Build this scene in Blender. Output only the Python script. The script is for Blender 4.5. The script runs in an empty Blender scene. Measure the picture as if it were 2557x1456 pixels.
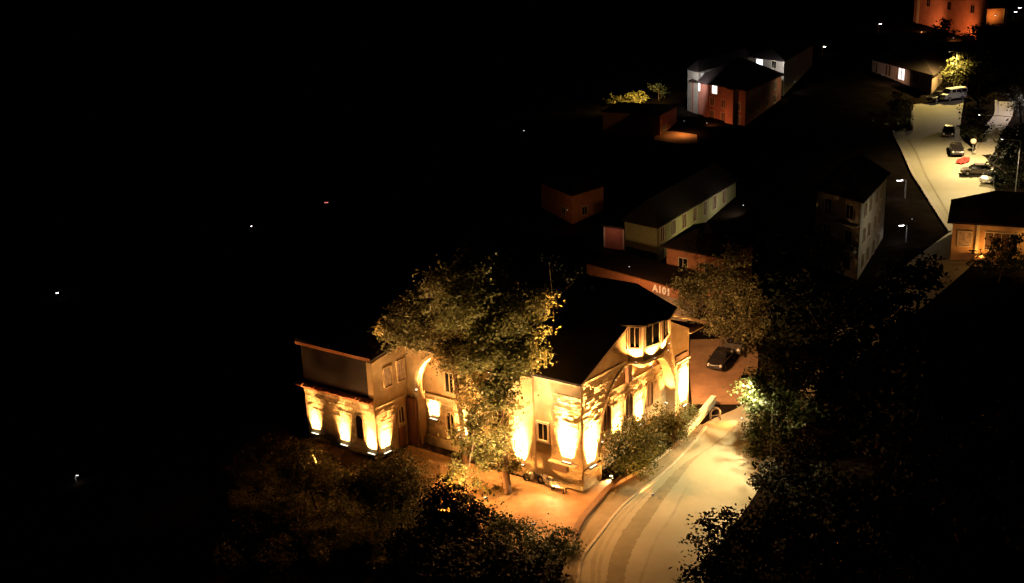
import bpy, bmesh, math, random
import numpy as np
from mathutils import Vector, Matrix
random.seed(7); rng = np.random.default_rng(7)
R = math.radians
scene = bpy.context.scene
# ---------------------------------------------------------------- camera
cam_data = bpy.data.cameras.new('camera'); cam = bpy.data.objects.new('camera', cam_data)
scene.collection.objects.link(cam); scene.camera = cam
cam_data.sensor_width = 36.0; cam_data.lens = 36.0 * 3000.0 / 2557.0
cam_data.clip_start = 0.5; cam_data.clip_end = 3000.0
_th, _ro = R(18.5), R(2.2)
_fw = Vector((0, math.cos(_th), -math.sin(_th))); _r0 = Vector((1, 0, 0)); _u0 = Vector((0, math.sin(_th), math.cos(_th)))
_r = _r0 * math.cos(_ro) - _u0 * math.sin(_ro); _u = _r0 * math.sin(_ro) + _u0 * math.cos(_ro)
cam.matrix_world = Matrix(((_r.x, _u.x, -_fw.x, 0), (_r.y, _u.y, -_fw.y, 0), (_r.z, _u.z, -_fw.z, 47.5), (0, 0, 0, 1)))
# ---------------------------------------------------------------- night sky and moonlight
world = bpy.data.worlds.new('World'); scene.world = world; world.use_nodes = True
nt = world.node_tree; bg = nt.nodes['Background']; sky = nt.nodes.new('ShaderNodeTexSky')
sky.sky_type = 'NISHITA'; sky.sun_disc = False; sky.sun_elevation = R(28); sky.sun_rotation = R(140)
nt.links.new(sky.outputs[0], bg.inputs[0]); bg.inputs[1].default_value = 0.00012
sd = bpy.data.lights.new('moon', 'SUN'); sd.energy = 0.0015; sd.angle = R(0.5); sd.color = (1.0, .93, .85)
so = bpy.data.objects.new('moon', sd); so.rotation_euler = (R(62), 0, R(-40)); scene.collection.objects.link(so)
scene.view_settings.view_transform = 'Standard'; scene.view_settings.look = 'None'
scene.view_settings.exposure = 0.35; scene.view_settings.gamma = 1
scene.cycles.use_light_tree = True
scene.cycles.max_bounces = 5; scene.cycles.diffuse_bounces = 3
scene.cycles.sample_clamp_indirect = 4.0
scene.cycles.use_denoising = True
# ---------------------------------------------------------------- helpers
def mat(name, col, rough=.85, var=.25, scale=3., bump=.0, bscale=20., spec=.3, metal=0., emit=None, es=1., rnd=0., trans=0., stretch=None, dirt=None):
    m = bpy.data.materials.new(name); m.use_nodes = True; n = m.node_tree; L = n.links
    b = n.nodes['Principled BSDF']; b.inputs['Roughness'].default_value = rough; b.inputs['Metallic'].default_value = metal
    b.inputs['Specular IOR Level'].default_value = spec
    tc = n.nodes.new('ShaderNodeTexCoord'); src = tc.outputs['Object']
    if stretch:
        mp = n.nodes.new('ShaderNodeMapping'); mp.inputs['Scale'].default_value = stretch; L.new(src, mp.inputs[0]); src = mp.outputs[0]
    ns = n.nodes.new('ShaderNodeTexNoise'); ns.inputs['Scale'].default_value = scale; ns.inputs['Detail'].default_value = 6
    ns.inputs['Roughness'].default_value = .65; L.new(src, ns.inputs['Vector'])
    rp = n.nodes.new('ShaderNodeValToRGB'); rp.color_ramp.elements[0].position = .3; rp.color_ramp.elements[1].position = .7
    c0 = [c * (1 - var) for c in col]; c1 = [min(1, c * (1 + var)) for c in col]
    rp.color_ramp.elements[0].color = (*c0, 1); rp.color_ramp.elements[1].color = (*c1, 1); L.new(ns.outputs['Fac'], rp.inputs[0])
    out = rp.outputs[0]
    if dirt:
        n2 = n.nodes.new('ShaderNodeTexNoise'); n2.inputs['Scale'].default_value = dirt[0]; n2.inputs['Detail'].default_value = 4; L.new(src, n2.inputs['Vector'])
        r2 = n.nodes.new('ShaderNodeValToRGB'); r2.color_ramp.elements[0].position = .42; r2.color_ramp.elements[1].position = .62
        L.new(n2.outputs['Fac'], r2.inputs[0]); mx = n.nodes.new('ShaderNodeMix'); mx.data_type = 'RGBA'
        L.new(r2.outputs[0], mx.inputs['Factor']); L.new(out, mx.inputs['A']); mx.inputs['B'].default_value = (*dirt[1], 1); out = mx.outputs['Result']
    if rnd:
        g = n.nodes.new('ShaderNodeNewGeometry'); oi = n.nodes.new('ShaderNodeObjectInfo')
        ad = n.nodes.new('ShaderNodeMath'); ad.operation = 'ADD'; L.new(g.outputs['Random Per Island'], ad.inputs[0]); L.new(oi.outputs['Random'], ad.inputs[1])
        fr = n.nodes.new('ShaderNodeMath'); fr.operation = 'FRACT'; L.new(ad.outputs[0], fr.inputs[0])
        mr = n.nodes.new('ShaderNodeMapRange'); mr.inputs['To Min'].default_value = 1 - rnd; mr.inputs['To Max'].default_value = 1 + rnd; L.new(fr.outputs[0], mr.inputs[0])
        hs = n.nodes.new('ShaderNodeHueSaturation'); L.new(mr.outputs[0], hs.inputs['Value']); L.new(out, hs.inputs['Color']); out = hs.outputs[0]
    L.new(out, b.inputs['Base Color'])
    if bump:
        nb = n.nodes.new('ShaderNodeTexNoise'); nb.inputs['Scale'].default_value = bscale; nb.inputs['Detail'].default_value = 5; L.new(src, nb.inputs['Vector'])
        bp = n.nodes.new('ShaderNodeBump'); bp.inputs['Strength'].default_value = bump; bp.inputs['Distance'].default_value = .05
        L.new(nb.outputs['Fac'], bp.inputs['Height']); L.new(bp.outputs[0], b.inputs['Normal'])
    if emit:
        b.inputs['Emission Color'].default_value = (*emit, 1); b.inputs['Emission Strength'].default_value = es
    if trans:
        tr = n.nodes.new('ShaderNodeBsdfTranslucent'); L.new(out, tr.inputs['Color'])
        ms = n.nodes.new('ShaderNodeMixShader'); ms.inputs[0].default_value = trans
        L.new(b.outputs[0], ms.inputs[1]); L.new(tr.outputs[0], ms.inputs[2]); L.new(ms.outputs[0], n.nodes['Material Output'].inputs['Surface'])
    return m
M = dict(
 plaster=mat('ochre_plaster', (.50, .36, .21), .9, .16, 1.2, .35, 9, dirt=(.5, (.38, .25, .13))),
 trim=mat('pale_trim', (.58, .46, .30), .8, .15, 4, .2, 20),
 stone=mat('rough_stone', (.46, .35, .21), .9, .25, 5, .25, 14, rnd=.22),
 mortar=mat('mortar', (.26, .19, .11), .95, .25, 6, .5, 25),
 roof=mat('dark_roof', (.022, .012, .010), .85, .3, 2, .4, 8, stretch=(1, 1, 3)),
 roofedge=mat('roof_verge', (.42, .30, .22), .7, .2, 6),
 door=mat('brown_door', (.13, .055, .03), .6, .25, 8),
 frame=mat('pale_window_frame', (.52, .42, .30), .6, .1, 6),
 glass=mat('dark_glass', (.012, .01, .01), .12, .2, 3, spec=.6),
 pinkglass=mat('painted_reflection_glass', (.42, .30, .24), .25, .55, 3.2, spec=.6),  # pinkish reflection painted into the pane colour
 brown=mat('brown_sheet', (.10, .05, .03), .7, .3, 5),
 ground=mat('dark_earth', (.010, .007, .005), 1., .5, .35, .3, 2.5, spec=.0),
 yard=mat('yard_earth', (.022, .012, .007), .95, .45, .5, .6, 3),
 road=mat('worn_concrete_road', (.36, .32, .225), .85, .08, .35, .2, 16, dirt=(.16, (.32, .28, .18))),
 patch=mat('asphalt_patch', (.235, .20, .125), .9, .12, 1.1, .4, 16),
 rut=mat('worn_track', (.30, .265, .18), .9, .12, .8, .3, 16),
 pave=mat('pavement_concrete', (.27, .215, .14), .9, .18, .9, .3, 14, dirt=(.35, (.22, .165, .09))),
 court=mat('courtyard_paving', (.36, .235, .12), .9, .22, 1.6, .5, 9, dirt=(.5, (.29, .17, .08))),
 lot=mat('car_park_dirt', (.24, .135, .07), .95, .3, .6, .6, 5),
 kerb=mat('pale_kerb', (.42, .36, .27), .8, .15, 5),
 wallwhite=mat('white_parapet', (.70, .62, .46), .7, .08, 4),
 brick=mat('brown_paver', (.22, .13, .075), .9, .3, 9, .5, 20, rnd=.2),
 bark=mat('bark', (.075, .045, .028), .95, .35, 6, .8, 12),
 leafA=mat('leaf_olive', (.12, .11, .038), .5, .35, .9, rnd=.35, trans=.35),
 leafB=mat('leaf_dark', (.045, .055, .016), .5, .35, .9, rnd=.35, trans=.3),
 leafC=mat('leaf_tan', (.17, .14, .06), .6, .3, .9, rnd=.3, trans=.35),
 leafD=mat('leaf_grey', (.10, .105, .06), .5, .3, .9, rnd=.35, trans=.25),
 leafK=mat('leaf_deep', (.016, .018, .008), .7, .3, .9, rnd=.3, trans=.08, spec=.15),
 metal=mat('dark_metal', (.06, .05, .045), .5, .2, 8, metal=.4),
 pole=mat('galvanised_pole', (.25, .25, .25), .5, .1, 8, metal=.5),
 rubber=mat('tyre_rubber', (.015, .015, .015), .8, .1, 8),
 rim=mat('alloy_rim', (.35, .35, .35), .4, .1, 8, metal=.6),
 cardark=mat('dark_car_paint', (.018, .014, .014), .25, .1, 3, spec=.6),
 cargrey=mat('grey_car_paint', (.10, .08, .07), .3, .1, 3, spec=.6),
 carwhite=mat('white_car_paint', (.62, .60, .55), .3, .05, 3, spec=.5),
 carred=mat('dark_red_car_paint', (.10, .035, .02), .35, .1, 3, spec=.5),
 lightglass=mat('headlight_glass', (.6, .55, .5), .2, .1, 5),
 redglass=mat('tail_light_red', (.3, .01, .01), .3, .1, 5),
 redsheet=mat('bright_red_sheet', (.75, .04, .03), .7, .15, 3, emit=None),
 orangewall=mat('orange_render', (.42, .17, .085), .9, .15, 1.5, .2, 8),
 greenwall=mat('yellow_green_render', (.30, .27, .13), .9, .15, 1, .2, 8),
 greywall=mat('grey_render', (.30, .26, .21), .9, .15, 1, .2, 8),
 redwall=mat('red_brown_render', (.30, .11, .07), .9, .2, .6, .2, 8),
 brownwall=mat('beige_render', (.36, .25, .19), .9, .15, 1, .2, 8),
 housewall=mat('house_render', (.45, .26, .13), .9, .15, 1, .2, 8),
 winwhite=mat('lit_window_white', (.8, .8, .8), .5, .05, 3, emit=(1., .93, .95), es=1.6),
 wingrey=mat('lit_window_grey', (.3, .3, .3), .5, .3, 3, emit=(.55, .55, .6), es=.45),
 sign=mat('sign_letter_face', (.75, .62, .45), .5, .05, 3, emit=(1., .62, .34), es=.22),
 lenswarm=mat('floodlight_lens', (.9, .8, .6), .3, .0, 3, emit=(1., .85, .55), es=2.5),
 lenswhite=mat('white_lamp_lens', (.9, .9, .9), .3, .0, 3, emit=(1., .96, .92), es=10),
 lensred=mat('red_lamp_lens', (.9, .4, .4), .3, .0, 3, emit=(1., .25, .22), es=1.2),
 lensdim=mat('faint_lamp_lens', (.6, .6, .6), .3, .0, 3, emit=(1., .95, .95), es=1.0),
)
ORG = {}
def root(name, label, cat, loc, rz=0, group=None):
    o = bpy.data.objects.new(name, None); o.location = loc; o.rotation_euler = (0, 0, rz); o.empty_display_size = .3
    scene.collection.objects.link(o); o['label'] = label; o['category'] = cat
    if group: o['group'] = group
    ORG[o.name] = Vector(loc) if rz == 0 else Vector((0, 0, 0))
    return o
def tag(o, label=None, cat=None, group=None, kind=None):
    if label: o['label'] = label
    if cat: o['category'] = cat
    if group: o['group'] = group
    if kind: o['kind'] = kind
    return o
def link(name, me, m, parent=None):
    if m is not None and not me.materials: me.materials.append(m)
    o = bpy.data.objects.new(name, me); scene.collection.objects.link(o)
    if parent is not None: o.parent = parent; ORG[o.name] = ORG[parent.name]
    return o
def pmesh(name, V, Fc, m, parent=None, local=False, smooth=False):
    me = bpy.data.meshes.new(name)
    org = Vector((0, 0, 0)) if (parent is None or local) else ORG[parent.name]
    me.from_pydata([tuple(Vector(v) - org) for v in V], [], Fc); me.validate(); me.update()
    if smooth: me.polygons.foreach_set('use_smooth', [True] * len(me.polygons))
    return link(name, me, m, parent)
class MB:
    def __init__(s): s.V = []; s.F = []
    def add(s, V, F): k = len(s.V); s.V += [tuple(v) for v in V]; s.F += [tuple(i + k for i in f) for f in F]; return s
    def hexa(s, c): return s.add(c, [(0, 3, 2, 1), (4, 5, 6, 7), (0, 1, 5, 4), (1, 2, 6, 5), (2, 3, 7, 6), (3, 0, 4, 7)])
    def box(s, f, a0, a1, b0, b1, z0, z1):
        return s.hexa([f(a0, b0, z0), f(a1, b0, z0), f(a1, b1, z0), f(a0, b1, z0), f(a0, b0, z1), f(a1, b0, z1), f(a1, b1, z1), f(a0, b1, z1)])
    def prism(s, front, back):
        n = len(front); s.add(list(front) + list(back), [tuple(range(n)), tuple(range(2 * n - 1, n - 1, -1))] + [(i, n + i, n + (i + 1) % n, (i + 1) % n) for i in range(n)]); return s
    def tube(s, P, r, k=8):
        P = [Vector(p) for p in P]; n = len(P); base = len(s.V)
        if not isinstance(r, (list, tuple)): r = [r] * n
        for i, p in enumerate(P):
            t = (P[min(i + 1, n - 1)] - P[max(i - 1, 0)]).normalized()
            a = t.cross(Vector((0, 0, 1)));  a = a if a.length > .05 else t.cross(Vector((1, 0, 0)))
            a.normalize(); b = t.cross(a)
            for j in range(k):
                q = 2 * math.pi * j / k; s.V.append(tuple(p + (a * math.cos(q) + b * math.sin(q)) * r[i]))
        for i in range(n - 1):
            for j in range(k):
                s.F.append((base + i * k + j, base + i * k + (j + 1) % k, base + (i + 1) * k + (j + 1) % k, base + (i + 1) * k + j))
        s.F.append(tuple(base + j for j in range(k))[::-1]); s.F.append(tuple(base + (n - 1) * k + j for j in range(k))); return s
    def build(s, name, m, parent=None, smooth=False, fix=True):
        o = pmesh(name, s.V, s.F, m, parent, smooth=smooth)
        if fix:
            bm = bmesh.new(); bm.from_mesh(o.data); bmesh.ops.recalc_face_normals(bm, faces=bm.faces); bm.to_mesh(o.data); bm.free()
        return o
I3 = lambda x, y, z: (x, y, z)
def terr(x, y):
    h = .06 * (x - 5.0) + .07 * (y - 89) - .8
    t = h * 1.6
    sp = (t if t > 30 else math.log1p(math.exp(t))) / 1.6
    return max(sp - .12, 0.0)
# ---- surveyed positions (metres)
ROAD = [[(2.02, 73.17, 0.0), (2.55, 75.4, 0.0), (3.53, 79.4, 0.0), (4.59, 83.52, 0.0), (5.99, 86.17, 0.01), (7.66, 89.32, 0.08), (9.86, 91.41, 0.17), (12.11, 93.61, 0.29), (14.6, 96.92, 0.5), (16.68, 99.49, 0.71), (18.94, 101.13, 0.9), (20.84, 102.23, 1.06), (25.89, 108.21, 1.71), (34.69, 119.23, 2.98), (44.92, 131.64, 4.46), (53.94, 141.37, 5.68)],
 [(12.19, 72.47, 0.0), (12.83, 74.68, 0.0), (14.05, 77.61, 0.0), (15.68, 80.88, 0.05), (17.29, 83.7, 0.13), (18.77, 86.33, 0.24), (20.08, 88.75, 0.36), (21.21, 90.94, 0.49), (22.46, 93.52, 0.66), (23.42, 95.51, 0.8), (24.42, 97.55, 0.96), (25.62, 99.62, 1.15), (30.17, 105.19, 1.76), (39.61, 116.04, 3.05), (50.41, 127.74, 4.52), (59.07, 138.48, 5.79)]]
UPPER = [[(53.94, 141.37, 5.68), (54.62, 147.21, 6.13), (55.5, 153.78, 6.64), (56.34, 160.2, 7.14), (56.92, 165.08, 7.52), (58.87, 175.01, 8.33), (60.13, 183.09, 8.97), (60.84, 186.39, 9.25), (64.05, 187.62, 9.53), (66.26, 193.89, 10.1), (68.61, 200.55, 10.71)],
 [(59.07, 138.48, 5.79), (61.44, 145.19, 6.4), (63.43, 150.99, 6.93), (64.87, 155.67, 7.34), (66.49, 160.58, 7.78), (68.72, 167.61, 8.41), (68.51, 171.61, 8.67), (68.7, 179.46, 9.23), (71.11, 185.66, 9.81), (73.67, 192.27, 10.43), (77.08, 200.45, 11.21)]]
SIDE = [[(67.61, 170.45, 8.54), (72.62, 180.55, 9.55), (74.7, 184.29, 9.93), (77.87, 188.79, 10.44), (81.26, 197.58, 11.26)],
 [(70.06, 169.6, 8.63), (74.56, 178.67, 9.53), (78.11, 184.45, 10.15), (80.34, 188.33, 10.55), (83.67, 196.03, 11.29)]]
COURT = [[(-9.93, 99.13, 0.0), (-5.1, 95.64, 0.01), (0.12, 91.92, 0.02), (4.72, 89.15, 0.03), (6.48, 90.34, 0.08), (7.84, 91.3, 0.12)],
 [(-10.8, 94.21, 0.0), (-7.3, 87.16, 0.0), (-3.45, 80.61, 0.0), (2.42, 78.74, 0.0), (4.2, 82.93, 0.0), (7.38, 89.14, 0.07)]]
TERRACE = [[(25.35, 199.74, 8.05), (28.48, 198.05, 8.12), (31.33, 194.96, 8.08)],
 [(24.18, 194.62, 7.62), (27.47, 190.99, 7.57), (30.65, 189.84, 7.68)]]
LOT = [[(16.5, 103.5, 0.92), (17.19, 109.53, 1.32), (18.01, 114.93, 1.71), (18.52, 117.77, 1.93)],
 [(20.93, 102.69, 1.09), (23.56, 108.25, 1.58), (24.82, 113.47, 2.0), (24.89, 116.86, 2.24)]]
PATCH = [[(5.8, 72.91, 0.0), (5.97, 75.16, 0.0), (6.41, 78.17, 0.0), (7.45, 81.28, 0.0), (8.53, 83.66, 0.0), (9.87, 86.24, 0.06), (11.76, 89.13, 0.15), (13.94, 92.65, 0.31), (16.85, 95.1, 0.5), (19.26, 97.68, 0.73)],
 [(7.06, 72.83, 0.0), (7.14, 75.07, 0.0), (7.88, 78.06, 0.0), (8.89, 81.18, 0.0), (10.22, 83.81, 0.02), (11.56, 86.84, 0.09), (12.99, 89.32, 0.18), (14.99, 93.21, 0.36), (17.55, 96.09, 0.58), (19.64, 98.76, 0.8)]]
PAVE = [[(2.02, 73.17, 0.0), (2.55, 75.4, 0.0), (3.53, 79.4, 0.0), (4.59, 83.52, 0.0), (5.99, 86.17, 0.01), (7.66, 89.32, 0.08), (9.86, 91.41, 0.17), (12.11, 93.61, 0.29), (14.6, 96.92, 0.5), (16.68, 99.49, 0.71)],
 [(3.65, 73.06, 0.0), (3.93, 75.3, 0.0), (4.35, 78.6, 0.0), (6.1, 81.99, 0.0), (7.81, 85.61, 0.02), (9.58, 88.03, 0.08), (11.19, 89.87, 0.16), (13.37, 92.73, 0.29), (15.42, 96.05, 0.49), (17.05, 99.04, 0.7)]]
PT = {'pw0': (15.0, 97.46, 0.54), 'pw1': (18.52, 103.46, 1.01), 'hoop': (18.12, 100.02, 0.8), 'lotcar': (20.59, 111.38, 1.62), 'lotcar2': (22.73, 114.69, 1.96), 'lamp1': (-57.98, 145.53, 0.08), 'lamp2': (-37.29, 167.3, 2.04), 'lamp3': (-27.47, 175.22, 3.17), 'lamp4': (2.9, 203.7, 6.98), 'lamp5': (-38.51, 94.25, 0.0), 'tlampA': (80.5, 260.9, 15.64), 'tlampB': (64.33, 244.11, 13.5), 'tlmp': (29.33, 195.7, 8.01), 'ulamp': (69.89, 161.71, 8.06), 'canopy': (103.36, 256.8, 16.73), 'tlampC': (111.12, 263.14, 17.64), 'tlampD': (108.74, 259.55, 17.24), 'slA': (51.6, 154.65, 6.47), 'slB': (47.0, 139.05, 5.1), 'van': (75.33, 201.18, 11.15), 'darkcar': (73.1, 201.53, 11.04), 'carA': (67.61, 181.02, 9.28), 'carB': (65.55, 171.81, 8.51), 'red': (65.11, 167.84, 8.21), 'carC': (64.82, 161.7, 7.76), 'carD': (64.83, 158.37, 7.53), 'ball': (67.41, 170.53, 8.53), 'bushcar': (1.86, 90.89, 0.02), 'post1': (67.17, 197.54, 10.41), 'post2': (72.07, 199.7, 10.85), 'red2': (66.94, 169.24, 8.41)}
BL = {'a101': [(18.1, 121.79, 2.18), 6.01, (21.45, 126.72), (9.04, 132.22)],
 'h2': [(23.64, 126.2, 2.81), 8.4, (28.12, 133.63), (17.84, 131.4)],
 'green': [(17.81, 140.07, 3.43), 8.24, (31.64, 162.54), (14.29, 143.76)],
 'brown': [(8.58, 157.51, 4.09), 8.22, (13.23, 162.31), (4.64, 165.91)],
 'shed': [(14.47, 145.85, 3.63), 6.36, (16.87, 148.97), (12.01, 147.54)],
 'aptL': [(39.74, 197.66, 8.77), 14.82, (49.09, 212.9), (32.78, 210.0)],
 'aptW': [(33.55, 208.22, 9.14), 16.57, (46.3, 224.53), (32.23, 211.53)],
 'aptX': [(49.89, 214.82, 10.58), 16.84, (60.33, 236.11), (45.06, 222.77)],
 'leftb': [(25.49, 196.63, 7.84), 11.58, (29.34, 204.32), (16.43, 201.29)],
 'long': [(73.42, 206.07, 11.38), 14.81, (82.63, 221.84), (69.36, 226.75)],
 'tower': [(95.76, 241.75, 15.22), 26.47, (100.37, 252.68), (90.34, 268.01)],
 'apt4': [(39.22, 129.39, 3.96), 13.33, (45.88, 141.8), (35.83, 135.62)],
 'rhouse': [(50.87, 132.62, 4.89), 9.69, (59.04, 146.9), (50.59, 134.46)]}
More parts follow.
